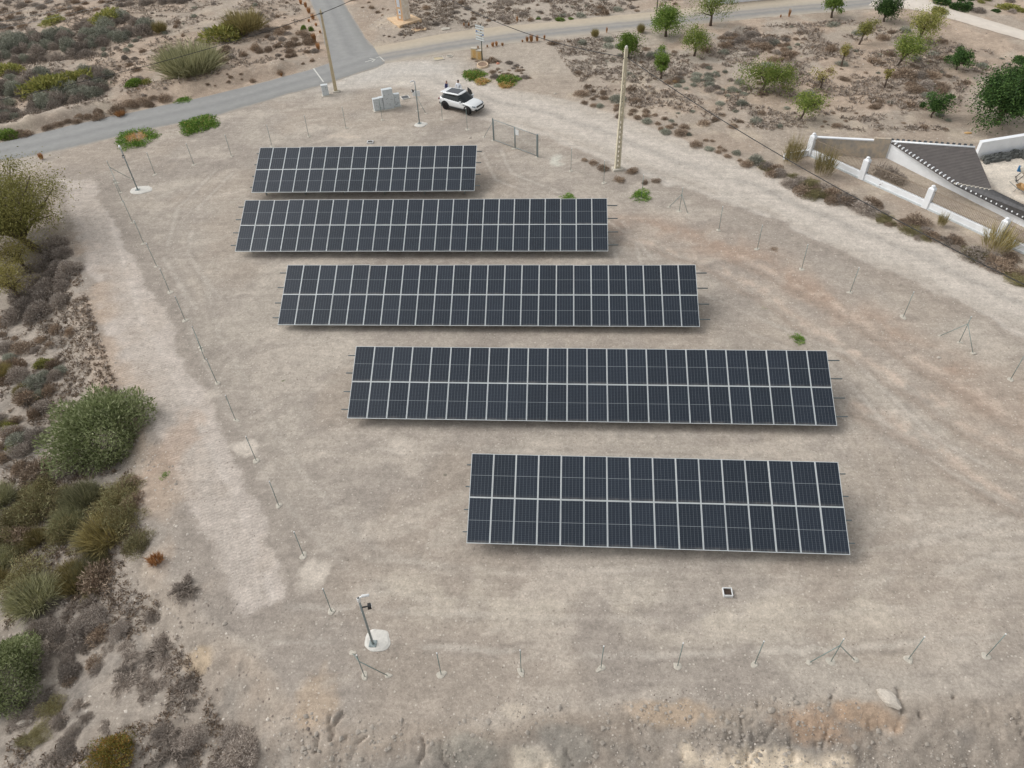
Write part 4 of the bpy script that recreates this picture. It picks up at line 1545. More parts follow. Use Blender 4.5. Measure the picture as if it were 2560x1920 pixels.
# wheelbarrow
g = G(2549, 482)
t = thing('wheelbarrow', 'ochre wheelbarrow standing on the pale gravel of the villa yard', 'wheelbarrow', g, R(-60))
TRAY = mat('ochre_tray', lin(176, 142, 96), .6, .1, .15, 6)
b = MB()
o_, i_ = [(-.42, -.3), (.42, -.34), (.42, .34), (-.42, .3)], [(-.25, -.18), (.3, -.22), (.3, .22), (-.25, .18)]
vs = [(x_, y_, .62) for x_, y_ in o_] + [(x_, y_, .36) for x_, y_ in i_]
b.add(vs, [(4, 5, 6, 7), (0, 1, 5, 4), (1, 2, 6, 5), (2, 3, 7, 6), (3, 0, 4, 7)])
b.build('tray', TRAY, t)
for s_ in (-1, 1):
    MB().tube([(.62, s_ * .05, .2), (-.2, s_ * .24, .36), (-.95, s_ * .3, .62)], .022, 6).build('handle', RAIL, t, True)
    MB().tube([(-.22, s_ * .22, .36), (-.35, s_ * .26, 0)], .018, 6).build('leg', RAIL, t, True)
wh = MB().lathe([(.10, -.04), (.2, -.045), (.2, .045), (.10, .04)], 14, 0, Matrix.Translation((.62, 0, .2)) @ Matrix.Rotation(R(90), 4, 'X')).build('wheel', BLACK_PL, t, True)
# cement mixer at the very edge
g = G(2556, 452)
t = thing('cement_mixer', 'blue cement mixer with a dusty drum at the right picture edge', 'cement mixer', g, R(160))
MB().lathe([(.15, -.5), (.42, -.2), (.45, .1), (.26, .5), (.24, .52)], 16, 0, Matrix.Translation((0, 0, .95)) @ Matrix.Rotation(R(55), 4, 'Y')).build('drum', CONC_PALE, t, True)
b = MB()
for s_ in (-1, 1):
    b.tube([(-.5, s_ * .4, 0), (0, s_ * .42, .95), (.5, s_ * .4, 0)], .035, 6)
b.tube([(-.5, -.4, .12), (-.5, .4, .12)], .03, 6)
b.tube([(.5, -.4, .12), (.5, .4, .12)], .03, 6)
b.build('frame', BLACK_PL, t, True)
MB().box((.38, -.45, .75), (.4, .25, .45)).build('motor_box', mat('machine_blue', lin(40, 110, 160), .5), t, bevel=.03)
for s_ in (-1, 1):
    MB().lathe([(.08, -.05), (.2, -.05), (.2, .05), (.08, .05)], 14, 0, Matrix.Translation((-.5, s_ * .45, .2)) @ Matrix.Rotation(R(90), 4, 'X')).build('wheel', BLACK_PL, t, True)


# ------------------------------------------------------------ car
rw, fw = G(1113.9, 272.4), G(1172.2, 288.0)
hd = (fw - rw)
hd.z = 0
sc_ = hd.length / 2.66
hd.normalize()
lf_ = Vector((-hd.y, hd.x, 0))
ctr = (rw + fw) / 2 + lf_ * 0.84
car = thing('car', 'white three-door sport utility car with dark glass roof and open driver door', 'car', on(ctr.x, ctr.y), math.atan2(hd.y, hd.x))
PAINTW = mat('white_car_paint', lin(226, 229, 230), .25, 0, .01, 3, 0, None, 1.0)
GLASS = mat('tinted_glass', lin(26, 34, 36), .06, 0, .05, 3)
PANO = mat('panoramic_roof_glass', lin(40, 46, 54), .08, 0, .05, 3)
TYRE = mat('tyre_rubber', lin(24, 24, 25), .8)
RIM = mat('black_alloy', lin(38, 36, 36), .4, .5)
TRIM = mat('black_trim', lin(34, 36, 36), .6)
st = [(-2.16, .70, .62, .98), (-2.08, .84, .42, 1.06), (-1.8, .91, .34, 1.10), (-1.35, .94, .34, 1.09), (-.6, .935, .32, 1.05), (.2, .93, .32, 1.02), (.85, .93, .32, 1.01), (1.2, .935, .33, .99),
      (1.55, .925, .34, .95), (1.85, .88, .36, .88), (2.05, .78, .40, .79), (2.17, .62, .46, .68)]
vs, fs = [], []
for x_, hw, z0, z1 in st:
    pr = [(0, z0), (hw * .86, z0), (hw * .97, z0 + .10), (hw, z0 + (z1 - z0) * .45), (hw * .985, z0 + (z1 - z0) * .72), (hw * .93, z1 - .045), (hw * .80, z1), (hw * .4, z1 + .025), (0, z1 + .03)]
    vs += [(x_, y_, z_) for y_, z_ in pr] + [(x_, -y_, z_) for y_, z_ in pr[1:-1][::-1]]
n_ = 16
for i in range(len(st) - 1):
    for k in range(n_):
        fs.append((i * n_ + k, (i + 1) * n_ + k, (i + 1) * n_ + (k + 1) % n_, i * n_ + (k + 1) % n_))
fs += [tuple(range(n_)), tuple(range((len(st) - 1) * n_, len(st) * n_))[::-1]]
bo = MB().add(vs, fs).build('body', PAINTW, car, True)
ss = bo.modifiers.new('subdivision', 'SUBSURF')
ss.levels = ss.render_levels = 2


def loft(rings, caps=True):
    b_ = MB()
    n__ = len(rings[0])
    v_ = [p_ for r__ in rings for p_ in r__]
    f_ = [(i * n__ + k, i * n__ + (k + 1) % n__, (i + 1) * n__ + (k + 1) % n__, (i + 1) * n__ + k) for i in range(len(rings) - 1) for k in range(n__)]
    f_ += [tuple(range((len(rings) - 1) * n__, len(rings) * n__))]
    return b_.add(v_, f_)


def cabin(xr, xf, hw, zr_, zf, pinch=.88):
    return [(xr, -hw * .78, zr_), (xr + .25, -hw, zr_), (xf - .55, -hw, zf), (xf - .12, -hw * pinch, zf), (xf, -hw * .5, zf), (xf, hw * .5, zf), (xf - .12, hw * pinch, zf), (xf - .55, hw, zf), (xr + .25, hw, zr_), (xr, hw * .78, zr_)]


loft([cabin(-1.95, 1.02, .86, 1.06, 1.0), cabin(-1.72, .52, .74, 1.36, 1.36, .95), cabin(-1.62, .22, .70, 1.52, 1.565, .95)]).build('glasshouse', GLASS, car)
loft([cabin(-1.80, .30, .745, 1.485, 1.545, .95), cabin(-1.72, .26, .73, 1.545, 1.60, .95), cabin(-1.60, .14, .64, 1.57, 1.632, .95)]).build('roof', PAINTW, car, bevel=.02)
b = MB()
v_ = [(-1.42, -.50, 1.582), (.04, -.585, 1.634), (.04, .585, 1.634), (-1.42, .50, 1.582)]
b.add(v_ + [(a__, b__, c__ + .012) for a__, b__, c__ in v_], [(4, 5, 6, 7), (0, 1, 5, 4), (1, 2, 6, 5), (2, 3, 7, 6), (3, 0, 4, 7)])
b.build('sunroof', PANO, car)
MB().box((-1.92, 0, 1.47), (.24, 1.26, .05), 0, None, .95).build('spoiler', PAINTW, car, bevel=.015)
for sx, s_ in ((-1.33, -1), (-1.33, 1), (1.33, -1), (1.33, 1)):
    Mw = Matrix.Translation((sx, s_ * .85, .37)) @ (Matrix.Rotation(R(-14), 4, 'Z') if sx > 0 else Matrix.Identity(4)) @ Matrix.Rotation(R(90), 4, 'X')
    w_ = MB().lathe([(.22, -.12), (.345, -.125), (.37, -.09), (.37, .09), (.345, .125), (.22, .12)], 24, 0, Mw).build('wheel', TYRE, car, True)
    b = MB().lathe([(.05, -.13), (.235, -.122), (.25, -.10), (.25, .10), (.235, .122), (.05, .13)], 20, 0, Mw)
    for k in range(5):
        b.box((.14, 0, 0), (.2, .05, .27), 0, Mw @ Matrix.Rotation(2 * math.pi * k / 5, 4, 'Z'))
    b.build('rim', RIM, w_)
    ar = MB()
    for k in range(14):
        a0, a1 = math.pi * (k / 14 * 1.16 - .08), math.pi * ((k + 1) / 14 * 1.16 - .08)
        v_ = []
        for aa in (a0, a1):
            for rr_, yy in ((.37, .90), (.475, .90), (.475, .955), (.37, .955)):
                v_.append((sx + rr_ * math.cos(aa), s_ * yy, .37 + rr_ * math.sin(aa)))
        ar.add(v_, [(0, 1, 5, 4), (1, 2, 6, 5), (2, 3, 7, 6), (3, 0, 4, 7)])
    ar.build('wheel_arch', TRIM, car)
for s_ in (-1, 1):
    MB().box((0, s_ * .915, .36), (1.75, .09, .16)).build('sill', TRIM, car, bevel=.02)
    b = MB().box((0, 0, 0), (.34, .16, .085), 0, Matrix.Translation((1.93, s_ * .70, .79)) @ Matrix.Rotation(R(-28 * s_), 4, 'Z') @ Matrix.Rotation(R(12), 4, 'Y'))
    b.build('headlight', mat('smoked_headlight', lin(120, 132, 140), .15), car, bevel=.02)
    MB().box((2.06, s_ * .62, .50), (.16, .26, .15), 0, Matrix.Identity(4)).build('fog_lamp', TRIM, car, bevel=.02)
    MB().box((-2.08, s_ * .74, .90), (.14, .26, .14)).build('tail_light', mat('tail_red', lin(120, 24, 24), .2), car, bevel=.02)
    mr = MB().box((.60, s_ * 1.07, 1.08), (.18, .27, .20), 0, None, .8).build('wing_mirror', PAINTW, car, bevel=.03)
    MB().box((.66, s_ * .95, 1.01), (.06, .12, .04)).build('mirror_arm', TRIM, mr)
MB().box((2.12, 0, .73), (.12, 1.0, .11), 0, Matrix.Identity(4)).build('grille', TRIM, car, bevel=.02)
MB().box((2.11, 0, .40), (.16, 1.25, .13)).build('front_bumper', TRIM, car, bevel=.03)
MB().box((-2.10, 0, .45), (.16, 1.5, .2)).build('rear_bumper', TRIM, car, bevel=.03)
MB().box((2.165, 0, .55), (.03, .52, .11)).build('number_plate', WHITE_PL, car)
MB().box((1.05, -.945, .86), (.36, .02, .05)).build('side_vent', TRIM, car, bevel=.006)
# driver door, swung open on the far side
Md = Matrix.Translation((.72, .93, 0)) @ Matrix.Rotation(R(-30), 4, 'Z')
b = MB()
b.box((-.62, 0, .70), (1.24, .10, .66), 0, Md)
b.build('door', PAINTW, car, bevel=.03)
dr_ = [o_ for o_ in car.children if o_.name.startswith('door')][-1]
b = MB()
v_ = [(-1.2, -.035, 1.03), (-.02, -.035, 1.03), (-.42, -.035, 1.48), (-1.16, -.035, 1.50)]
v_ = [tuple(Md @ Vector(q)) for q in v_] + [tuple(Md @ Vector((q[0], .035, q[2]))) for q in v_]
b.add(v_, [(0, 1, 2, 3), (7, 6, 5, 4), (0, 4, 5, 1), (1, 5, 6, 2), (2, 6, 7, 3), (3, 7, 4, 0)])
b.build('door_window', TRIM, dr_)
MB().box((-.62, -.06, .78), (1.1, .03, .5), 0, Md).build('door_lining', TRIM, dr_, bevel=.02)


# ------------------------------------------------------------ people
def person(px, py, hgt, label, vest, sleeve, trousers, hair, face, arms):
    g_ = G(px, py, hgt - .11)
    gz = on(g_.x, g_.y)
    to = math.atan2(-lf_.y, -lf_.x)
    t_ = thing('person', label, 'person', gz, to)
    k = hgt / 1.76
    J = {'pel': (0, 0, .96), 'bel': (.01, 0, 1.12), 'che': (.01, 0, 1.32), 'nec': (0, 0, 1.47), 'nk2': (.01, 0, 1.54), 'hd1': (.02, 0, 1.62), 'hd2': (.015, 0, 1.72)}
    E_ = [('pel', 'bel'), ('bel', 'che'), ('che', 'nec'), ('nec', 'nk2'), ('nk2', 'hd1'), ('hd1', 'hd2')]
    rad = {'pel': (.165, .125), 'bel': (.155, .12), 'che': (.175, .125), 'nec': (.085, .08), 'nk2': (.055, .055), 'hd1': (.085, .10), 'hd2': (.075, .085)}
    for s__, (el, wr) in zip((1, -1), arms):
        n__ = 'L' if s__ > 0 else 'R'
        J[n__ + 'sh'] = (0, s__ * .20, 1.41)
        J[n__ + 'el'] = (el[0], s__ * el[1], el[2])
        J[n__ + 'wr'] = (wr[0], s__ * wr[1], wr[2])
        J[n__ + 'hp'] = (0, s__ * .10, .90)
        J[n__ + 'kn'] = (.02, s__ * .11, .50)
        J[n__ + 'an'] = (-.01, s__ * .12, .09)
        J[n__ + 'to'] = (.15, s__ * .14, .035)
        E_ += [('che', n__ + 'sh'), (n__ + 'sh', n__ + 'el'), (n__ + 'el', n__ + 'wr'), ('pel', n__ + 'hp'), (n__ + 'hp', n__ + 'kn'), (n__ + 'kn', n__ + 'an'), (n__ + 'an', n__ + 'to')]
        rad.update({n__ + 'sh': (.075, .075), n__ + 'el': (.052, .052), n__ + 'wr': (.036, .036), n__ + 'hp': (.10, .10), n__ + 'kn': (.068, .068), n__ + 'an': (.045, .05), n__ + 'to': (.042, .035)})
    names = list(J)
    me = bpy.data.meshes.new('body')
    me.from_pydata([tuple(k * c_ for c_ in J[q]) for q in names], [(names.index(a__), names.index(b__)) for a__, b__ in E_], [])
    o__ = obj('body', me)
    o__.modifiers.new('skin', 'SKIN')
    me.skin_vertices[0].data[0].use_root = True
    for i, q in enumerate(names):
        me.skin_vertices[0].data[i].radius = (rad[q][0] * k, rad[q][1] * k)
    su_ = o__.modifiers.new('sub', 'SUBSURF')
    su_.levels = su_.render_levels = 2
    dg = bpy.context.evaluated_depsgraph_get()
    nm = bpy.data.meshes.new_from_object(o__.evaluated_get(dg))
    bpy.data.objects.remove(o__, do_unlink=True)
    nm.name = 'body'
    nm.materials.clear()
    for m_ in (face, vest, sleeve, trousers, TRIM):
        nm.materials.append(m_)
    for pg in nm.polygons:
        c_ = pg.center / k
        pg.use_smooth = True
        if c_.z > 1.50:
            mi = 0
        elif c_.z < .12:
            mi = 4
        elif abs(c_.y) > .195 - .02 * (c_.z < 1.3) and c_.z > .8:
            mi = 2
            dm_ = min((Vector(J[q]) - c_).length for q in ('Lwr', 'Rwr'))
            if dm_ < .05:
                mi = 0
        elif c_.z < .98:
            mi = 3
        else:
            mi = 1
        pg.material_index = mi
    obj('body', nm, t_)
    for s__, (el, wr) in zip((1, -1), arms):
        wv, ev = Vector((wr[0], s__ * wr[1], wr[2])) * k, Vector((el[0], s__ * el[1], el[2])) * k
        dv = (wv - ev).normalized()
        hb_ = MB()
        sd2 = dv.cross(Vector((0, 0, 1))).normalized()
        hb_.tube([wv, wv + dv * .05, wv + dv * .10], [.03, .042, .036], 8)
        for f__ in range(4):
            p0 = wv + dv * .09 + sd2 * (f__ - 1.5) * .02
            hb_.tube([p0, p0 + dv * .04, p0 + dv * (.065 + .01 * (f__ in (1, 2))) - Vector((0, 0, .015))], [.0095, .009, .007], 6)
        p0 = wv + dv * .03 + sd2 * .035
        hb_.tube([p0, p0 + dv * .03 + sd2 * .025, p0 + dv * .06 + sd2 * .03], [.011, .010, .008], 6)
        hb_.build('hand', face, t_, True)
    hb_ = MB()
    hb_.lathe([(.088, 1.655), (.094, 1.70), (.085, 1.75), (.055, 1.785), (.01, 1.80)], 14, 0, Matrix.Scale(k, 4) @ Matrix.Translation((-.012, 0, 0)) @ Matrix.Diagonal((1.1, .95, 1, 1)))
    hb_.build('hair', hair, t_, True)
    fb = MB()
    fb.tube([Vector((.105, 0, 1.66)) * k, Vector((.125, 0, 1.635)) * k], [.010, .016], 6)
    for s__ in (-1, 1):
        fb.lathe([(.02, 0), (.03, .012), (.012, .02)], 8, 0, Matrix.Translation(Vector((.01, s__ * .088, 1.645)) * k) @ Matrix.Rotation(R(-90 * s__), 4, 'X'))
    fb.build('nose_and_ears', face, t_, True)
    eb = MB()
    for s__ in (-1, 1):
        eb.lathe([(.004, 0), (.013, .004), (.004, .008)], 8, 0, Matrix.Translation(Vector((.094, s__ * .034, 1.665)) * k) @ Matrix.Rotation(R(90), 4, 'Y'))
    eb.box((.100 * k, 0, 1.60 * k), (.012, .05, .010))
    eb.build('eyes_and_mouth', TRIM, t_)
    return t_


SKIN_A, SKIN_B = mat('skin_light', lin(196, 146, 124), .6, 0, .04, 8), mat('skin_tan', lin(150, 108, 88), .6, 0, .04, 8)
SHIRT = mat('white_shirt', lin(222, 226, 232), .8, 0, .03, 12)
person(1116, 205, 1.74, 'person in a navy vest over pale sleeves behind the white car', mat('navy_vest', lin(34, 36, 78), .8), SHIRT, mat('dark_trousers', lin(50, 52, 62), .85), mat('grey_hair', lin(150, 134, 122), .8),
       SKIN_A, (((.06, .30, 1.14), (.20, .22, 1.02)), ((.04, .30, 1.13), (.16, .24, .98))))
person(1145, 203.5, 1.78, 'person in a white shirt standing at the open car door', SHIRT, SHIRT, mat('dark_trousers', lin(50, 52, 62)), mat('dark_hair', lin(50, 42, 38), .8),
       SKIN_B, (((.02, .36, 1.18), (.20, .42, 1.05)), ((.08, .31, 1.15), (.26, .20, 1.06))))


# ------------------------------------------------------------ plants
def fast_mesh(name, v, n_per, m):
    """v: (k*n_per, 3) points, every n_per of them one leaf face"""
    v = np.asarray(v, np.float32)
    k = len(v) // n_per
    me = bpy.data.meshes.new(name)
    me.vertices.add(len(v))
    me.vertices.foreach_set('co', v.ravel())
    me.loops.add(len(v))
    me.loops.foreach_set('vertex_index', np.arange(len(v), dtype=np.int32))
    me.polygons.add(k)
    me.polygons.foreach_set('loop_start', np.arange(0, len(v), n_per, dtype=np.int32))
    me.update(calc_edges=True)
    me.materials.append(m)
    return me


def unit(a):
    return a / (np.linalg.norm(a, axis=1, keepdims=True) + 1e-9)


def leaves(c, d, ln, wd, r, bend=0.0):
    """kite-shaped leaves at c along d"""
    d = unit(d)
    n = len(c)
    s = unit(np.cross(d, r.normal(size=(n, 3))))
    ln = (ln * r.uniform(.6, 1.4, n))[:, None]
    wd = (wd * r.uniform(.7, 1.3, n))[:, None]
    tip = c + d * ln + np.array([0, 0, -1]) * bend * ln
    md = c + d * ln * .45
    return np.stack([c, md + s * wd, tip, md - s * wd], 1).reshape(-1, 3)


def shell(n, r, lo=.55, flat=1.0, lump=.25, lobes=7):
    """points through a lumpy dome of radius ~1, with their outward directions"""
    th, ph = r.uniform(0, 2 * math.pi, n), np.arcsin(r.uniform(-.08, 1, n))
    d = np.stack([np.cos(th) * np.cos(ph), np.sin(th) * np.cos(ph), np.sin(ph)], 1)
    lb = unit(r.normal(size=(lobes, 3)) * np.array([1, 1, .6]) + np.array([0, 0, .3]))
    w = (np.maximum(d @ lb.T, 0) ** (6 if lobes < 10 else 16)).max(1)
    rad = (1 - lump) + lump * 1.3 * w
    q = r.uniform(lo ** 2, 1, n) ** .5
    p = d * (rad * q)[:, None]
    p[:, 2] = np.maximum(p[:, 2], 0) * flat
    return p, d


def cushion(seed, m, n=1500, ln=.20, wd=.022, flat=.85, lump=.22, up=.5, lo=.5, lobes=7):
    r = np.random.default_rng(seed)
    p, d = shell(n, r, lo, flat, lump, lobes)
    return fast_mesh('shrub', leaves(p, d + np.array([0, 0, up]) + .75 * r.normal(size=p.shape), ln, wd, r), 4, m)


def fountain(seed, m, n=1000, ln=.9, wd=.012, spread=.55, base_r=.25, bend=.25, seg=3):
    """upright thin wands from a small base, as broom and dry grass grow"""
    r = np.random.default_rng(seed)
    th = r.uniform(0, 2 * math.pi, n)
    br = base_r * np.sqrt(r.uniform(0, 1, n))
    c = np.stack([br * np.cos(th), br * np.sin(th), r.uniform(0, .35, n) * ln], 1)
    t2 = th + r.normal(size=n) * .5
    sp = np.abs(r.normal(size=n)) * spread
    d = np.stack([np.cos(t2) * sp, np.sin(t2) * sp, np.ones(n)], 1)
    return fast_mesh('shrub', leaves(c, d, ln, wd, r, bend * .4), 4, m)


def sprawl(seed, m, n=700, ln=.35, wd=.015, arms=9):
    """low open tangle of dead branches"""
    r = np.random.default_rng(seed)
    P_, D_ = [], []
    for a in range(arms):
        an, L = r.uniform(0, 2 * math.pi), r.uniform(.5, 1)
        k = n // arms
        t_ = r.uniform(0, 1, k)
        x_ = L * t_
        p = np.stack([np.cos(an + .5 * t_) * x_, np.sin(an + .5 * t_) * x_, .05 + .28 * np.sin(t_ * 2.6) * r.uniform(.4, 1)], 1) + r.normal(size=(k, 3)) * np.array([.09, .09, .05])
        p[:, 2] = np.abs(p[:, 2])
        P_.append(p)
        D_.append(np.stack([np.cos(an) + 0 * t_, np.sin(an) + 0 * t_, .35 + 0 * t_], 1) + .8 * r.normal(size=(k, 3)))
    return fast_mesh('shrub', leaves(np.concatenate(P_), np.concatenate(D_), ln, wd, r), 4, m)


M_GREY = leaf_mat('grey_twigs', [lin(98, 90, 84), lin(134, 125, 117), lin(158, 149, 140)], trans=.05)
M_GREY2 = leaf_mat('bluish_grey_leaves', [lin(92, 94, 84), lin(126, 128, 116), lin(150, 150, 138)], trans=.05)
M_BROWN = leaf_mat('dry_brown_twigs', [lin(92, 78, 66), lin(126, 110, 95), lin(156, 140, 122)], trans=.05)
M_DEAD = leaf_mat('dead_dark_twigs', [lin(96, 88, 80), lin(118, 109, 101), lin(140, 131, 122)], trans=.05, gain=1.8)
M_OLIVE = leaf_mat('olive_leaves', [lin(88, 96, 62), lin(112, 120, 84), lin(142, 146, 114)], trans=.2, gain=1.5, objvar=.08)
M_CAROB = leaf_mat('dark_green_leaves', [lin(38, 58, 30), lin(60, 86, 44), lin(86, 112, 58)], trans=.15, objvar=.15, gain=1.25)
M_FRESH = leaf_mat('fresh_green_leaves', [lin(72, 96, 38), lin(98, 122, 54), lin(128, 144, 72)], trans=.25, objvar=.15, gain=1.25)
M_YGREEN = leaf_mat('yellow_green_leaves', [lin(104, 108, 58), lin(134, 136, 78), lin(160, 154, 88)], trans=.2, objvar=.15, gain=1.2)
M_TREE = leaf_mat('mid_green_leaves', [lin(82, 100, 46), lin(108, 124, 60), lin(138, 144, 78)], trans=.25, objvar=.12, gain=1.25)
M_OLBR = leaf_mat('olive_brown_leaves', [lin(104, 96, 54), lin(130, 122, 72), lin(152, 146, 90)], trans=.2, objvar=.12, gain=1.45)
M_OLGR = leaf_mat('olive_green_brown_leaves', [lin(94, 92, 50), lin(120, 118, 66), lin(144, 140, 84)], trans=.2, objvar=.1, gain=1.3)
M_BROOM = leaf_mat('grey_green_wands', [lin(92, 92, 68), lin(122, 122, 94), lin(156, 152, 122)], trans=.1, gain=1.6)
M_YBROOM = leaf_mat('yellowish_wands', [lin(104, 96, 62), lin(134, 124, 84), lin(160, 148, 104)], trans=.1, gain=1.3)
M_ORANGE = leaf_mat('rusty_dry_grass', [lin(158, 112, 72), lin(186, 140, 96), lin(206, 164, 118)], trans=.15, gain=1.0)
M_WEED = leaf_mat('green_weed_leaves', [lin(62, 94, 36), lin(92, 122, 50), lin(126, 144, 70)], trans=.15, objvar=.1)
M_DRYW = leaf_mat('dry_weed_stalks', [lin(150, 118, 78), lin(178, 142, 100), lin(160, 140, 90)], trans=.1)
M_RUSTY = leaf_mat('green_and_rust_leaves', [lin(92, 96, 44), lin(120, 112, 56), lin(150, 108, 56)], trans=.1, gain=1.1)
M_BRGR = leaf_mat('brown_green_twigs', [lin(104, 92, 66), lin(126, 118, 84), lin(140, 140, 104)], trans=.08, gain=1.3)
BARK = mat('grey_brown_bark', lin(92, 80, 70), .9, 0, .15, 9, .4)

KINDS = {
    'grey': [cushion(s, M_GREY, 2400, .20, .020, 1.0, .22, .3, .3) for s in (1, 2, 3, 4)],
    'bluegrey': [cushion(s, M_GREY2, 2200, .18, .022, 1.0, .22, .3, .3) for s in (5, 6, 7)],
    'brown': [cushion(s, M_BROWN, 1500, .22, .022, .9, .35, .3, .15) for s in (8, 9, 10, 11)],
    'tuft': [cushion(s, M_BROWN, 460, .32, .04, .85, .3, .3, 0) for s in (12, 13, 14)] + [cushion(15, M_GREY2, 460, .30, .045, .85, .3, .3, 0)],
    'dead': [sprawl(s, M_DEAD, 1500, .30, .018) for s in (16, 17, 18)],
    'olive': [cushion(s, M_OLIVE, 16000, .065, .0115, .95, .30, .35, .5, 18) for s in (20, 21)],
    'carob': [cushion(s, M_CAROB, 1700, .17, .050, .95, .3, .2, .5) for s in (22, 23)],
    'fresh': [cushion(s, M_FRESH, 1300, .18, .055, 1.0, .3, .2, .45) for s in (24, 25)],
    'yellow': [cushion(s, M_YGREEN, 1300, .20, .035, .85, .38, .4, .4) for s in (26, 27)],
    'broom': [fountain(s, M_BROOM, 3200, .62, .008, .85, .6, .3) for s in (28, 29)],
    'ybroom': [fountain(s, M_YBROOM, 1700, .66, .009, .75, .5) for s in (30, 31)],
    'orange': [fountain(s, M_ORANGE, 260, .8, .028, .28, .35) for s in (32, 33, 34)],
    'cane': [fountain(s, M_YBROOM, 420, .85, .010, .42, .55, .3) for s in (51, 52, 53)],
    'greyfine': [cushion(s, M_GREY, 7000, .10, .010, 1.0, .35, .3, .2, 12) for s in (41, 42)],
    'rusty': [cushion(s, M_RUSTY, 7000, .085, .012, .9, .35, .4, .3, 12) for s in (43,)],
    'brownfine': [cushion(s, M_BRGR, 6500, .10, .010, .9, .4, .4, .15, 12) for s in (44, 45, 46)],
    'weed': [cushion(s, M_WEED, 900, .26, .035, .35, .5, .3, .2) for s in (35, 36)],
}
SN = {'grey': 'cushion_shrub', 'bluegrey': 'grey_green_shrub', 'brown': 'dry_shrub', 'tuft': 'dry_tuft', 'dead': 'dead_bush', 'olive': 'olive_bush', 'carob': 'evergreen_bush', 'fresh': 'leafy_bush',
      'yellow': 'leafy_bush', 'broom': 'broom_bush', 'ybroom': 'broom_bush', 'orange': 'dry_grass_clump', 'cane': 'canes', 'greyfine': 'cushion_shrub', 'rusty': 'rusty_bush', 'brownfine': 'brushwood', 'weed': 'green_weed'}
SCAT = {'cushion_shrub': 'shrub', 'grey_green_shrub': 'shrub', 'dry_shrub': 'shrub', 'dry_tuft': 'tuft', 'dead_bush': 'bush', 'olive_bush': 'bush', 'evergreen_bush': 'bush', 'leafy_bush': 'bush', 'broom_bush': 'bush',
        'dry_grass_clump': 'grass clump', 'rusty_bush': 'bush', 'canes': 'canes', 'brushwood': 'bush', 'green_weed': 'weed'}
VR = random.Random(77)
plant_n = [0]


def plant(kd, px, py, wpx, hr, label, group=None, base_shift=0.35):
    """a shrub whose middle shows at px,py, wpx photograph pixels wide; hr = height / half width"""
    p = G(px, py)
    r_ = wpx * mpp(p) / 2
    h_ = r_ * hr
    # shift the foot so that the middle of the plant, not its foot, shows at the given spot
    sh = h_ * base_shift / math.tan(max(elev(p), .2))
    v_ = (p - Vector(CAM))
    v_.z = 0
    q = p - v_.normalized() * sh
    q = on(q.x, q.y, -0.04)
    me = KINDS[kd][VR.randrange(len(KINDS[kd]))]
    o_ = obj(SN[kd], me, None, q)
    o_.rotation_euler = (0, 0, VR.uniform(0, 6.28))
    o_.scale = (r_ * VR.uniform(.92, 1.08), r_ * VR.uniform(.92, 1.08), h_)
    plant_n[0] += 1
    return tag(o_, label, SCAT[SN[kd]], group)


SCT = []


def scatter(kds, pg, n, w, hr, label, group, gapf=.55):
    """n shrubs inside an outline given in picture terms; w = (min, max) width"""
    xs, ys = [a for a, b_ in pg], [b_ for a, b_ in pg]
    done, tries = [], 0
    while len(done) < n and tries < n * 60:
        tries += 1
        a, b_ = VR.uniform(min(xs), max(xs)), VR.uniform(min(ys), max(ys))
        if not inside(np.array([a]), np.array([b_]), pg)[0]:
            continue
        wv_ = w[0] + (w[1] - w[0]) * VR.random() ** 1.6
        if any(math.hypot(a - c_, (b_ - d_) * 1.7) < gapf * (wv_ + e_) / 2 for c_, d_, e_ in done):
            continue
        done.append((a, b_, wv_))
    for a, b_, wv_ in done:
        kd = VR.choice(kds)
        SCT.append((plant(kd, a, b_, wv_, VR.uniform(*hr) * (1.25 if kd in ('brown', 'tuft') else 1.0), label, group), kd, a, b_, wv_))
    return done


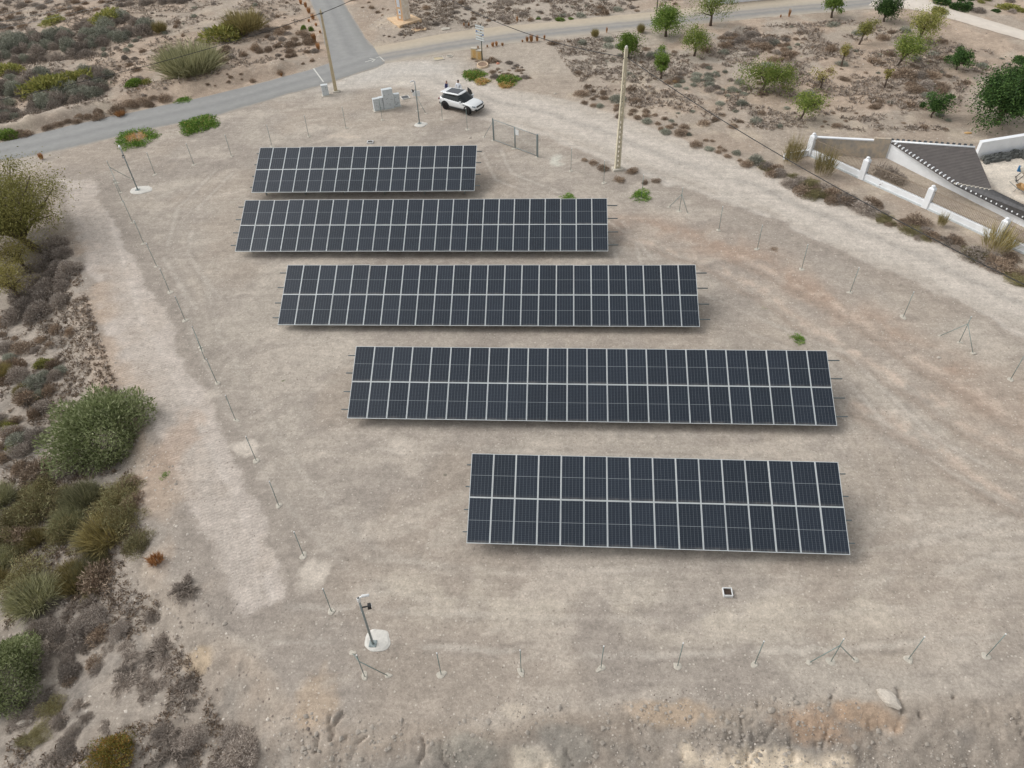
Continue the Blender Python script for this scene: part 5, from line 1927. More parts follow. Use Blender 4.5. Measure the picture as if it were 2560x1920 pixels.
# --- trees ---------------------------------------------------------------
def tree(px, py, wpx, hpx, m, label, name='tree', dens=1.0, clear=.25, leaf=(.15, .045), lean=(0, 0), clumps=26, spread=.34, twig=1.0, group=None, low=False, cw=.09):
    g_ = G(px, py)
    clear *= .72
    w_ = wpx * mpp(g_)
    h_ = tall(g_, hpx, w_ * .8)
    sd_ = int(px * 3 + py)
    r = np.random.default_rng(sd_)
    rr_ = random.Random(sd_)
    t_ = thing(name, label, 'tree', g_, 0, group)
    tb = MB()
    top_ = Vector((lean[0] * w_, lean[1] * w_, h_ * (clear + .18)))
    tr_ = max(.045, .034 * h_) * twig
    tb.tube([(0, 0, -.15), top_ * .5 + Vector((rr_.uniform(-.04, .04) * h_, 0, 0)), top_], [tr_ * 1.5, tr_ * 1.05, tr_ * .8], 7)
    cen = Vector((lean[0] * w_ * 1.4, lean[1] * w_ * 1.4, h_ * (clear + (1 - clear) / 2)))
    pts, dirs = [], []
    ph0, ph1 = rr_.uniform(0, 6.3), rr_.uniform(0, 6.3)
    for k in range(clumps):
        a = 2.4 * k + rr_.uniform(-.5, .5)
        el = math.asin(-.75 + 1.7 * (k + .5) / clumps) if -.75 + 1.7 * (k + .5) / clumps < 1 else 1.2
        rad = rr_.uniform(.35, 1.0) * (1.0 + .34 * math.sin(2 * a + ph0) + .24 * math.sin(3 * el + ph1))
        if rr_.random() < .2:
            continue
        cxyz = Vector((math.cos(a) * math.cos(el) * w_ / 2 * rad * .82, math.sin(a) * math.cos(el) * w_ / 2 * rad * .82, math.sin(el) * h_ * (1 - clear) / 2 * rad * .85)) + cen
        if cxyz.z < .08 * h_:
            cxyz.z = .08 * h_
        st_ = top_ * rr_.uniform(.55, 1.0)
        if k % 2 == 0 or clumps < 16:
            md_ = st_.lerp(cxyz, .5) + Vector((rr_.uniform(-.05, .05) * w_, rr_.uniform(-.05, .05) * w_, .04 * h_))
            tb.tube([st_, md_, cxyz], [tr_ * .55, tr_ * .36, tr_ * .14], 5)
        nl = int(140 * dens)
        cr = spread * w_ / 2 * rr_.uniform(.45, 1.5)
        q = r.normal(size=(nl, 3)) * np.array([cr, cr, cr * .8]) * .6
        pts.append(q + np.array(cxyz))
        dirs.append(unit(q) + np.array([0, 0, .15]) + .7 * r.normal(size=(nl, 3)))
    tb.build('trunk', BARK, t_, True)
    c_ = np.concatenate(pts)
    c_[:, 2] = np.maximum(c_[:, 2], .05)
    obj('crown', fast_mesh('crown', leaves(c_, np.concatenate(dirs), leaf[0], leaf[1], r, .15), 4, m), t_)
    return t_


G_TR = 'small trees in the field on the right'
tree(1664, 91, 74, 92, M_FRESH, 'dense bright green small tree at the dusty road, beside the thin dark post', clear=.08, dens=2.0, clumps=34, group=G_TR)
tree(1571, 147, 58, 76, M_FRESH, 'dense green bushy tree right behind the lattice pole head', clear=.06, dens=1.8, clumps=28, group=G_TR)
tree(1735, 140, 84, 76, M_TREE, 'open yellow-green tree with a short trunk, below the loose tree at the road', clear=.28, dens=1.1, group=G_TR)
tree(1776, 64, 98, 92, M_TREE, 'loose yellow-green tree overlapping the dusty road near the top edge', clear=.15, dens=1.3, clumps=30, group=G_TR)
tree(1651, 196, 42, 74, M_FRESH, 'slim leafy green tree just right of the lattice pole', clear=.05, dens=1.2, clumps=22, group=G_TR)
tree(1898, 232, 122, 84, M_TREE, 'wide feathery tree with a dark leaning trunk in mid field', clear=.34, dens=1.4, lean=(.12, 0), clumps=34, twig=1.4, group=G_TR)
tree(1999, 299, 82, 76, M_TREE, 'small feathery tree on a thin trunk near the villa fence corner', clear=.35, dens=.9, lean=(.12, 0), group=G_TR)
tree(2049, 224, 58, 62, M_OLBR, 'nearly bare small tree with pale forked stem in the field', clear=.4, dens=.28, clumps=16, group=G_TR)
tree(2079, 44, 54, 66, M_FRESH, 'small green tree with a dark stem at the dusty road', clear=.28, dens=1.4, group=G_TR)
tree(2210, 54, 60, 68, M_CAROB, 'dark green bushy tree at the start of the pale concrete road', clear=.05, dens=1.8, clumps=30, group=G_TR)
tree(2147, 111, 46, 62, M_YGREEN, 'little yellow-green tree on a bent stem, above the field middle', clear=.38, dens=.8, lean=(.12, 0), clumps=18, group=G_TR)
tree(2289, 106, 100, 84, M_YGREEN, 'broad yellow-tinged tree below the pale concrete road', clear=.36, dens=1.2, lean=(.1, 0), clumps=32, group=G_TR)
tree(2240, 166, 98, 86, M_TREE, 'broad green tree with a leaning trunk in front of the yellow-tinged tree', clear=.34, dens=1.2, lean=(.14, 0), clumps=32, twig=1.3, group=G_TR)
tree(2391, 174, 56, 62, M_CAROB, 'dark green compact bush-tree above the big dark tree', clear=.03, dens=1.5, clumps=26, group=G_TR)
tree(2492, 310, 172, 158, M_CAROB, 'largest tree, dark green and dense, behind the villa', clear=.03, dens=3.2, clumps=64, spread=.26, leaf=(.17, .055), group=G_TR)
tree(2328, 293, 62, 66, M_CAROB, 'small dark green bush-tree left of the big dark tree', clear=.06, dens=1.3, clumps=26, group=G_TR)
tree(2103, 166, 26, 56, M_OLBR, 'thin grey-stemmed sapling left of the broad green tree', clear=.45, dens=.35, clumps=12, group=G_TR)
tree(2211, 219, 22, 52, M_OLBR, 'thin yellowish sapling below the broad green tree', clear=.3, dens=.35, clumps=12, group=G_TR)
G_TL = 'trees along the left edge'
tree(92, 622, 320, 250, M_OLGR, 'large olive-brown tree at the left edge below the tarmac road', clear=.02, dens=2.6, clumps=130, spread=.24, leaf=(.14, .036), lean=(-.11, .0), twig=1.0, group=G_TL)
tree(78, 680, 125, 106, M_OLBR, 'middle one of three olive-brown trees at the left edge', clear=.35, dens=1.5, clumps=32, leaf=(.10, .025), lean=(-.12, 0), group=G_TL)
tree(62, 754, 115, 124, M_OLBR, 'lowest of three olive-brown trees at the left edge', clear=.35, dens=1.4, clumps=32, leaf=(.10, .025), lean=(-.12, 0), group=G_TL)

# --- named bushes ----------------------------------------------------------
plant('olive', 240, 1052, 272, 1.15, 'big round grey-green olive bush beside the bulldozed strip', base_shift=.4)
plant('olive', -12, 1665, 215, 1.4, 'round olive bush cut by the left picture edge near the bottom', base_shift=.4)
plant('broom', 472, 158, 175, 1.0, 'largest grey-green broom bush above the tarmac road', base_shift=.3)
plant('yellow', 560, 72, 110, .9, 'olive-green broad bush above the large broom')
plant('ybroom', 610, 62, 120, 1.0, 'tall yellowish broom behind the olive-green broad bush', base_shift=.3)
plant('yellow', 262, 38, 78, .9, 'pale green round bush near the top of the left scrub')
plant('yellow', 130, 52, 70, .5, 'low bright green bush left of the grey cushion near the top left', base_shift=.2)
plant('ybroom', 398, 68, 44, 1.5, 'small yellowish broom alone on bare sand, upper left', base_shift=.3)
plant('yellow', 110, 200, 120, 1.0, 'yellow-green bush inside the grey thicket, left half')
plant('yellow', 190, 190, 96, .9, 'yellow-green bush inside the grey thicket, right half')
plant('yellow', 20, 168, 70, .8, 'olive-green bush at the left edge above the thicket')
plant('fresh', 330, 205, 44, .9, 'dark green leafy bush left of the large broom')
plant('yellow', 362, 205, 34, 1.0, 'small light green bush touching the large broom')
plant('orange', 300, 285, 50, .5, 'ochre dry bush on the bank above the tarmac road')
plant('weed', 458, 246, 58, .35, 'green weed patch along the upper edge of the tarmac road', base_shift=.1)
plant('fresh', 10, 322, 50, .8, 'dark green bush at the left edge on the road bank')
plant('orange', 102, 392, 22, 1.6, 'rusty dry bush at the lower road edge by the left trees')
plant('fresh', 757, 68, 16, 1.6, 'small green agave-like plant left of the side road')
plant('fresh', 777, 72, 14, 1.6, 'second small green plant left of the side road')
plant('cane', 1985, 385, 74, 1.9, 'pale dry canes left of the first garden pillar', base_shift=.35)
plant('cane', 2062, 415, 72, 1.9, 'green-brown canes in front of the first garden wall bay', base_shift=.35)
plant('cane', 2357, 552, 34, 2.2, 'thin yellow broom against the third garden wall bay', base_shift=.35)
plant('cane', 2500, 605, 110, 1.2, 'green broom hiding the fourth garden pillar', base_shift=.35)
plant('brown', 2292, 552, 70, .7, 'low dark bush before the third garden pillar')
plant('dead', 2212, 424, 84, 1.5, 'big heap of brown cuttings inside the villa yard')
plant('dead', 2240, 436, 60, 1.3, 'smaller heap of brown cuttings beside the big heap')
plant('carob', 2555, 148, 40, .8, 'dark green bush at the right picture edge in the field')
plant('yellow', 2350, 24, 44, .9, 'yellow-green bush between the two edges of the pale concrete road')
plant('rusty', 284, 1880, 150, .85, 'rusty-topped green bush at the bottom edge, left', base_shift=.25)
plant('greyfine', 602, 1880, 150, .7, 'grey-green bush at the bottom edge below the eroded slope')
plant('weed', 414, 1188, 38, .5, 'single bright green weed on the left bank', base_shift=.1)
plant('weed', 1602, 486, 64, .45, 'spiky green weed round a fence post by the lattice pole', base_shift=.05)
plant('weed', 1997, 846, 50, .5, 'curved bright green weed above the second nearest array', base_shift=.05)
plant('weed', 1908, 771, 22, .4, 'tiny green weed above the curved one', base_shift=.05)
plant('weed', 1423, 492, 46, .4, 'green weed touching the upper edge of the second array', base_shift=.05)
plant('weed', 708, 952, 12, .8, 'tiny dark green weed alone in the yard, left of the fourth array', base_shift=.1)
plant('tuft', 1935, 622, 24, .4, 'small dry tuft right of a right side fence post', base_shift=.1)
plant('tuft', 1112, 1187, 12, .8, 'tiny dark tuft left of the nearest array', base_shift=.1)
for px, py, w_, h_ in ((1462, 398, 20, .8), (1482, 405, 26, .8), (1508, 418, 34, .8), (1548, 446, 32, .9), (1580, 425, 34, .8), (1612, 455, 22, .9), (1640, 450, 30, .5)):
    SCT.append((plant('brown', px, py, w_, h_, 'dark dry shrub in the row at the lattice pole foot', 'shrubs at the lattice pole foot'), 'brown', px, py, w_))
for px, py, w_, h_ in ((2005, 460, 40, .8), (2040, 470, 46, .8), (2080, 478, 60, .8), (2120, 500, 50, .8), (1950, 430, 46, .8), (1915, 412, 44, .8), (2185, 505, 70, .7), (2210, 530, 36, .6), (2265, 560, 50, .6),
                       (2330, 585, 60, .7), (2390, 600, 60, .7), (2440, 630, 90, .7), (2500, 655, 100, .7), (2545, 680, 70, .7), (2470, 640, 70, .6), (2530, 640, 60, .8)):
    kd = VR.choice(('brown', 'brown', 'grey'))
    SCT.append((plant(kd, px, py, w_ * .85, h_, 'brown shrub between the dirt road and the garden wall', 'shrubs along the garden wall'), kd, px, py, w_))

# --- rusty grass along the roads ------------------------------------------
for px, py, w_, h_ in ((752, 6, 14, 1.8), (764, 14, 16, 1.8), (772, 28, 18, 1.6), (782, 44, 18, 1.6), (790, 62, 12, 1.4), (800, 80, 10, 1.5), (785, 98, 26, 1.8), (795, 118, 20, 1.8), (772, 52, 12, 1.2)):
    SCT.append((plant('orange', px, py, w_, h_, 'rusty dry grass along the left edge of the side road', 'rusty grass by the side road', .3), 'orange', px, py, w_))
for px, py, w_, h_ in ((1160, 62, 8, 2.4), (1172, 62, 9, 2.4), (1293, 48, 9, 3.0), (1195, 118, 8, 1.8), (1218, 115, 8, 1.6), (1232, 112, 14, 1.8), (1241, 110, 14, 1.8), (1256, 111, 12, 1.4), (1306, 102, 8, 1.6), (1318, 99, 14, 2.0),
                       (1328, 97, 18, 2.2), (1343, 97, 14, 2.2), (1361, 95, 10, 2.8), (1517, 76, 9, 3.2), (1974, 34, 12, 3.2), (1952, 40, 7, 2.0), (703, 186, 12, 1.4), (1229, 146, 6, 2.6)):
    SCT.append((plant('orange', px, py, w_, h_, 'rusty dry grass clump along the dusty road', 'rusty grass along the dusty road', .35), 'orange', px, py, w_))
plant('ybroom', 1488, 82, 24, 2.0, 'pale green broom tuft at the lower edge of the dusty road', base_shift=.35)
plant('ybroom', 1603, 70, 24, 2.2, 'upright green broom left of the dense bright green tree', base_shift=.35)

# --- thickets ----------------------------------------------------------------
GL = 'grey cushion shrubs in the thicket above the tarmac road'
LL = 'grey cushion shrub in the dense thicket above the tarmac road'
scatter(['grey', 'grey', 'bluegrey'], [(-20, 200), (60, 170), (150, 178), (250, 155), (275, 190), (270, 215), (225, 255), (185, 255), (95, 285), (-20, 310)], 62, (34, 58), (1.0, 1.25), LL, GL, .42)
scatter(['grey', 'grey', 'bluegrey'], [(-20, 95), (60, 75), (150, 70), (240, 50), (320, 28), (368, 52), (345, 85), (250, 110), (232, 132), (150, 128), (100, 142), (-20, 150)], 66, (28, 52), (.95, 1.2),
        'grey cushion shrub in the upper thicket at the top left', 'grey cushion shrubs in the upper thicket', .5)
scatter(['brown', 'grey', 'brown'], [(-20, -8), (320, -8), (300, 20), (200, 30), (120, 45), (40, 70), (-20, 75)], 40, (16, 34), (.5, .9), 'brown or grey shrub on the rise at the top left corner', 'shrubs at the top left corner', .7)
scatter(['grey'], [(310, -10), (470, -10), (470, 6), (320, 8)], 12, (24, 34), (.8, 1.0), 'grey shrub in the line cut by the top edge', 'grey shrubs cut by the top edge', .6)
scatter(['brown', 'grey', 'brown'], [(590, 85), (690, 55), (765, 75), (790, 130), (720, 142), (640, 128)], 30, (18, 38), (.5, .9), 'brown shrub in the patch left of the side road', 'brown shrubs left of the side road', .6)
scatter(['grey', 'bluegrey', 'tuft'], [(370, 20), (600, 0), (740, 0), (740, 50), (600, 60), (470, 80), (400, 110), (330, 110)], 34, (8, 20), (.7, 1.0), 'small grey shrub on bare sand above the large broom', 'small grey shrubs on bare sand', .9)
scatter(['brown', 'tuft', 'grey'], [(230, 110), (420, 110), (420, 230), (300, 250), (240, 200)], 16, (10, 26), (.6, .9), 'small shrub on the bank', 'small shrubs on the sandy bank', .9)
scatter(['brown', 'tuft'], [(500, 190), (640, 130), (800, 140), (800, 158), (640, 200), (520, 225)], 14, (8, 22), (.6, .9), 'small shrub on the bank', 'small shrubs on the bare road bank', 1.0)
scatter(['bluegrey', 'grey'], [(240, 90), (300, 85), (345, 125), (330, 160), (260, 140)], 7, (14, 28), (.9, 1.1), 'round grey shrub standing free on sand beside the thicket', 'free-standing round grey shrubs', 1.0)
scatter(['brown'], [(-10, 320), (100, 296), (250, 262), (340, 240), (430, 235), (400, 250), (250, 288), (100, 325), (-10, 345)], 18, (22, 48), (.5, .7), 'brown shrub on the bank along the tarmac road', 'brown shrubs on the road bank', .7)
scatter(['brown', 'grey'], [(500, 120), (560, 110), (620, 130), (560, 185), (520, 190)], 8, (24, 40), (.6, .9), 'brown shrub right of the large broom', 'brown shrubs right of the large broom', .6)
# left strip below the road
scatter(['grey'], [(70, 640), (150, 590), (182, 640), (178, 700), (150, 770), (40, 800), (-10, 790), (60, 720)], 22, (44, 70), (.9, 1.1), 'grey cushion shrub beneath the left edge trees', 'grey cushion shrubs beneath the left trees', .5)
scatter(['brown', 'grey'], [(-10, 790), (180, 760), (200, 830), (120, 880), (-10, 880)], 12, (24, 60), (.5, .9), 'brown shrub on the stony patch below the left trees', 'brown shrubs on the stony patch', .8)
scatter(['grey', 'bluegrey', 'brown'], [(-10, 880), (110, 890), (190, 920), (120, 1000), (90, 1120), (-10, 1160)], 24, (36, 66), (.8, 1.1), 'grey shrub left of the big olive bush', 'grey shrubs left of the olive bush', .55)
scatter(['yellow', 'yellow', 'ybroom'], [(-10, 930), (110, 900), (90, 940), (20, 1160), (-10, 1170)], 5, (44, 70), (.8, 1.1), 'yellowish bush among grey shrubs left of the olive bush', 'yellowish bushes left of the olive bush', .7)
scatter(['broom', 'brownfine', 'brownfine', 'ybroom', 'brownfine'], [(-20, 1210), (130, 1200), (300, 1240), (350, 1330), (250, 1470), (60, 1500), (-20, 1440)], 26, (80, 150), (.8, 1.1), 'green and brown broom bush in the tangle below the olive bush', 'broom bushes in the lower left tangle', .45)
scatter(['brownfine', 'brown', 'brownfine'], [(60, 1200), (330, 1200), (350, 1260), (290, 1300), (40, 1230)], 9, (60, 100), (.6, .9), 'brown bush at the upper rim of the lower left tangle', 'brown bushes on the rim of the tangle', .5)
scatter(['brownfine', 'greyfine', 'brown', 'brownfine'], [(-20, 900), (110, 900), (100, 1130), (330, 1190), (360, 1300), (330, 1440), (230, 1500), (-20, 1560)], 30, (50, 105), (.6, .9), 'brush', 'brush filling the left scrub', .4)
scatter(['greyfine', 'brown', 'dead'], [(90, 1500), (270, 1500), (420, 1600), (480, 1760), (380, 1900), (120, 1900), (90, 1700)], 20, (40, 90), (.5, .8), 'brush', 'brush filling the lower left slope', .5)
plant('orange', 390, 1400, 78, .75, 'rusty dry bush right of the lower left tangle')
plant('dead', 460, 1470, 90, .7, 'blue-grey dead bush below the rusty dry bush')
scatter(['greyfine', 'grey', 'dead'], [(60, 1480), (220, 1500), (260, 1560), (180, 1680), (100, 1700), (90, 1560)], 22, (48, 84), (.7, 1.0), 'grey shrub between the two olive bushes at lower left', 'grey shrubs at the lower left', .5)
scatter(['dead'], [(270, 1580), (390, 1520), (420, 1600), (500, 1680), (500, 1760), (400, 1770), (300, 1720)], 15, (46, 96), (.45, .7), 'dark dead bush lying on the lower left slope', 'dead bushes on the lower left slope', .5)
scatter(['greyfine', 'brownfine', 'dead'], [(60, 1720), (200, 1740), (200, 1850), (60, 1860), (20, 1820)], 10, (44, 90), (.6, .9), 'grey shrub near the two pale rocks at the bottom left', 'grey shrubs by the pale rocks', .6)
scatter(['greyfine', 'dead', 'greyfine'], [(390, 1800), (500, 1810), (620, 1850), (640, 1930), (400, 1930)], 9, (50, 110), (.5, .8), 'grey shrub at the bottom edge left of centre', 'grey shrubs at the bottom edge', .6)
scatter(['brownfine', 'brown', 'brownfine', 'dead', 'grey'], [(1890, 400), (2000, 432), (2100, 478), (2300, 566), (2560, 668), (2560, 706), (2400, 632), (2200, 550), (1980, 462), (1900, 424)], 44, (28, 70), (.5, .8),
        'brown brush in the band along the garden wall', 'brush band along the garden wall', .42)
# beyond the dusty road
scatter(['brown', 'tuft', 'grey'], [(1040, -8), (1750, -8), (1620, 24), (1380, 46), (1180, 62), (1090, 66), (1050, 30)], 75, (10, 30), (.5, .9), 'small dry shrub beyond the dusty road', 'dry shrubs beyond the dusty road', .9)
scatter(['grey', 'fresh', 'yellow'], [(1340, 44), (1440, 34), (1440, 46), (1350, 52)], 5, (16, 30), (.5, .7), 'green low bush at the far edge of the dusty road', 'green bushes at the dusty road', .6)
scatter(['brown', 'tuft'], [(880, -5), (990, -5), (970, 40), (900, 40)], 8, (8, 20), (.5, .8), 'dry tuft left of the transformer tower', 'dry tufts left of the tower', 1.2)
scatter(['brown', 'grey'], [(940, 80), (1040, 82), (1020, 94), (950, 100)], 8, (8, 22), (.6, .9), 'dry tuft on the verge below the tower plinth', 'dry tufts below the tower', 1.0)
# scrub island by the signpost
scatter(['brown', 'brown', 'grey'], [(1172, 145), (1250, 140), (1300, 160), (1330, 200), (1270, 200), (1190, 180)], 34, (10, 32), (.5, .8), 'brown shrub in the scrub island below the signpost', 'brown shrubs below the signpost', .6)
# field on the right
fieldpg = [(1380, 100), (1540, 92), (1700, 130), (1850, 70), (2100, 50), (2250, 60), (2420, 120), (2560, 150), (2560, 170), (2420, 200), (2380, 330), (2150, 330), (2030, 320), (1850, 330), (1620, 280), (1480, 240), (1400, 150)]
scatter(['brown', 'brown', 'tuft', 'bluegrey'], fieldpg, 150, (12, 40), (.4, .75), 'low dry shrub in the sandy field on the right', 'low dry shrubs in the right field', .75)
scatter(['bluegrey', 'bluegrey', 'grey'], [(1700, 175), (1800, 165), (1870, 190), (1900, 250), (1780, 240), (1690, 215)], 26, (16, 34), (.6, .9), 'blue-grey shrub in the cluster left of the feathery tree', 'blue-grey shrubs left of the feathery tree', .6)
scatter(['brown', 'grey'], [(1780, 75), (1990, 95), (2000, 150), (1930, 155), (1820, 120)], 26, (22, 48), (.5, .7), 'dark brown shrub in the band below the dusty road', 'dark brown shrubs below the dusty road', .5)
scatter(['brown', 'grey'], [(2210, 170), (2340, 185), (2370, 235), (2280, 225)], 14, (26, 54), (.5, .7), 'dark grey shrub in the heap left of the big dark tree', 'dark shrubs left of the big dark tree', .5)
scatter(['brown', 'brown', 'bluegrey'], [(1440, 215), (1500, 225), (1680, 300), (1900, 400), (1880, 415), (1680, 335), (1540, 285), (1460, 255)], 42, (16, 46), (.5, .85), 'dry shrub on the berm along the dirt road',
        'dry shrubs on the berm along the dirt road', .7)
scatter(['brown', 'yellow', 'carob', 'grey'], [(2330, -5), (2560, -5), (2560, 40), (2450, 30)], 14, (20, 60), (.5, .8), 'dark bush beyond the pale concrete road at the top right', 'bushes at the top right', .6)

# --- ground-hugging weed mats --------------------------------------------------


def weed_mat(px, py, wpx, hpx, label, green, dry, seed, ring_=False, runners=14):
    g_ = G(px, py)
    rx = wpx * mpp(g_) / 2
    ry = hpx * mpp(g_) / math.sin(elev(g_)) / 2
    r = np.random.default_rng(seed)
    t_ = thing('weed_mat', label, 'weeds', g_)

    def mk(n, f, hgt, m, nm, ln, wd):
        a = r.uniform(0, 2 * math.pi, n)
        k = r.integers(0, runners, n)
        ra = 2 * math.pi * k / runners + .35 * np.sin(k * 5.1)
        run = r.uniform(0, 1, n) < .65
        a = np.where(run, ra + r.normal(size=n) * .14, a)
        q = f(r.uniform(0, 1, n)) * np.where(run, .80 + .22 * np.sin(k * 2.3), .80)
        c_ = np.stack([np.cos(a) * q * rx, np.sin(a) * q * ry, np.abs(r.normal(size=n)) * hgt * (1.15 - q)], 1)
        d_ = np.stack([np.cos(a), np.sin(a), .45 + 0 * a], 1) + .7 * r.normal(size=(n, 3))
        obj(nm, fast_mesh(nm, leaves(c_, d_, ln, wd, r, .2), 4, m), t_)
        gz = H(c_[:, 0] + g_.x, c_[:, 1] + g_.y)

    if green:
        mk(green, (lambda u_: .45 + .55 * u_ ** .8) if ring_ else (lambda u_: u_ ** .55), .16, M_WEED, 'green_growth', .20, .035)
    if dry:
        mk(dry, (lambda u_: .5 * u_ ** .5) if ring_ else (lambda u_: .8 * u_ ** .5), .12, M_DRYW, 'dry_growth', .22, .02)
    return t_


weed_mat(498, 311, 106, 46, 'round bright green weed mat just below the tarmac road', 5200, 500, 1, False, 22)
weed_mat(341, 345, 124, 48, 'straggling green weed mat with rusty middle near the left camera mast', 2600, 900, 2, True, 13)
weed_mat(1185, 188, 70, 26, 'green weeds on the left side below the signpost scrub', 1800, 400, 3)
weed_mat(1270, 200, 70, 26, 'green weeds on the right side below the signpost scrub', 1800, 300, 4)
weed_mat(1205, 205, 50, 18, 'rusty dry weeds at the track edge below the signpost, left', 200, 900, 5)
weed_mat(1265, 214, 54, 16, 'rusty dry weeds at the track edge below the signpost, right', 200, 900, 6)

# --- uncountable low scrub on the natural ground ---------------------------------


def stuff_scrub(name, pgs, n, size, m, label, seed):
    r = np.random.default_rng(seed)
    P_, D_, L_ = [], [], []
    for pg, w_ in pgs:
        k, got, tries = int(n * w_), 0, 0
        xs, ys = np.array([a for a, b_ in pg]), np.array([b_ for a, b_ in pg])
        wpg = PL(*pg)
        X, Y = np.array([q[0] for q in wpg]), np.array([q[1] for q in wpg])
        while got < k and tries < 40:
            tries += 1
            a, b_ = r.uniform(X.min(), X.max(), k * 2), r.uniform(Y.min(), Y.max(), k * 2)
            ok = inside(a, b_, wpg) & (fbm(a, b_, .45, 77, 3) > .46)
            a, b_ = a[ok][:k - got], b_[ok][:k - got]
            got += len(a)
            zz = H(a, b_)
            nb = 9
            s_ = size * r.uniform(.4, 1.4, len(a))
            c_ = np.repeat(np.stack([a, b_, zz], 1), nb, 0) + r.normal(size=(len(a) * nb, 3)) * np.array([.35, .35, .05]) * np.repeat(s_, nb)[:, None]
            P_.append(c_)
            D_.append(r.normal(size=c_.shape) * np.array([1, 1, .3]) + np.array([0, 0, .8]))
    P_, D_ = np.concatenate(P_), np.concatenate(D_)
    o_ = obj(name, fast_mesh(name, leaves(P_, D_, size * .8, size * .12, r), 4, m))
    kind(o_, 'stuff')
    tag(o_, label, 'scrub')


NATL = [(-60, 0), (740, 0), (780, 130), (560, 205), (300, 265), (0, 330), (-60, 330)]
stuff_scrub('dry_litter', [(fieldpg, .45), (NATL, .25), ([(1000, 0), (1750, -5), (1500, 36), (1000, 90)], .2), ([(-20, 620), (180, 620), (300, 1000), (350, 1300), (450, 1600), (600, 1920), (-20, 1920)], .5)],
            6500, .20, M_BROWN, 'fine dry litter and low stalks scattered over the natural ground', 5)
stuff_scrub('grey_stubble', [(fieldpg, .5), (NATL, .3), ([(-20, 620), (180, 620), (300, 1000), (350, 1300), (450, 1600), (600, 1920), (-20, 1920)], .3)], 3600, .24, M_GREY,
            'low grey-green stubble scattered over the natural ground', 6)


# --- every scattered shrub is told apart by the landmark it stands nearest to ------
MARKS = [(110, 200, 'the left yellow-green thicket bush'), (190, 190, 'the right yellow-green thicket bush'), (20, 168, 'the olive-green bush at the left edge'), (470, 160, 'the large broom'),
         (262, 38, 'the pale green bush at the top'), (130, 52, 'the low bright green bush'), (398, 68, 'the lone yellowish broom'), (560, 72, 'the olive-green broad bush'),
         (300, 285, 'the ochre bank bush'), (803, 30, 'the utility pole head'), (10, 322, 'the dark green bank bush'), (458, 246, 'the roadside green weed'), (240, 1052, 'the big olive bush'),
         (20, 1665, 'the edge olive bush'), (88, 600, 'the large olive-brown tree'), (60, 740, 'the lowest olive-brown tree'), (390, 1400, 'the rusty dry bush'), (285, 1872, 'the rusty-topped bush'),
         (56, 1808, 'the bottom left rock'), (602, 1880, 'the grey-green bottom bush'), (414, 1188, 'the bright bank weed'), (372, 1555, 'the white slope stone'), (1010, 50, 'the transformer tower'),
         (1206, 110, 'the signpost'), (1207, 167, 'the concrete ring'), (1664, 60, 'the tree at the dark post'), (1571, 110, 'the tree behind the lattice pole'), (1735, 100, 'the open yellow-green tree'),
         (1776, 30, 'the loose road tree'), (1651, 160, 'the slim leafy tree'), (1898, 190, 'the wide feathery tree'), (1999, 260, 'the small feathery tree'), (2049, 195, 'the nearly bare tree'),
         (2079, 20, 'the dark-stemmed road tree'), (2210, 30, 'the dark bushy road tree'), (2147, 85, 'the bent little tree'), (2289, 65, 'the yellow-tinged tree'), (2240, 125, 'the broad green tree'),
         (2391, 145, 'the dark compact bush-tree'), (2492, 240, 'the largest dark tree'), (2328, 262, 'the small dark bush-tree'), (2103, 140, 'the thin grey sapling'), (2211, 195, 'the thin yellowish sapling'),
         (1688, 205, 'the ochre field stone'), (1543, 400, 'the lattice pole foot'), (1985, 385, 'the pale dry canes'), (1388, 235, 'the white roadside stone'), (1488, 82, 'the pale broom tuft'),
         (2350, 24, 'the yellow-green road bush'),
         (2022, 370, 'the first garden pillar'), (2160, 430, 'the second garden pillar'), (2320, 500, 'the third garden pillar'), (2500, 585, 'the fourth garden pillar'), (757, 68, 'the agave-like plant')]
KW = {'grey': 'grey cushion shrub', 'bluegrey': 'grey-green shrub', 'brown': 'brown dry shrub', 'tuft': 'small dry tuft', 'dead': 'dark dead bush', 'olive': 'olive bush', 'carob': 'dark green bush',
      'fresh': 'green bush', 'yellow': 'yellow-green bush', 'broom': 'grey-green broom', 'ybroom': 'yellowish broom', 'orange': 'rusty clump', 'greyfine': 'fine grey shrub', 'rusty': 'rusty bush', 'brownfine': 'brown-green brushwood', 'weed': 'green weed'}
NTH = ['closest', 'second closest', 'third closest', 'fourth closest', 'fifth closest', 'sixth closest', 'seventh closest', 'eighth closest', 'ninth closest', 'tenth closest'] + ['%dth closest' % i for i in range(11, 80)]
bins = {}
for o_, kd, a, b_, w_ in SCT:
    d_, k = min((math.hypot(a - mx, 1.6 * (b_ - my)), i) for i, (mx, my, _) in enumerate(MARKS))
    mx, my, nm = MARKS[k]
    side = ('left of' if a < mx else 'right of') if abs(a - mx) > 1.6 * abs(b_ - my) else ('above' if b_ < my else 'below')
    bins.setdefault((kd, nm, side), []).append((d_, o_))
for (kd, nm, side), lst in bins.items():
    for i, (d_, o_) in enumerate(sorted(lst, key=lambda q: q[0])):
        o_['label'] = '%s %s %s, %s to it' % (KW[kd], side, nm, NTH[i]) if len(lst) > 1 else '%s %s %s' % (KW[kd], side, nm)
stuff_scrub('brown_scrub', [(fieldpg, .8), (NATL, .7), ([(1000, 0), (1750, -5), (1500, 36), (1000, 90)], .35)], 1700, .40, M_DEAD, 'low brown scrub merging into patches on the natural ground', 8)


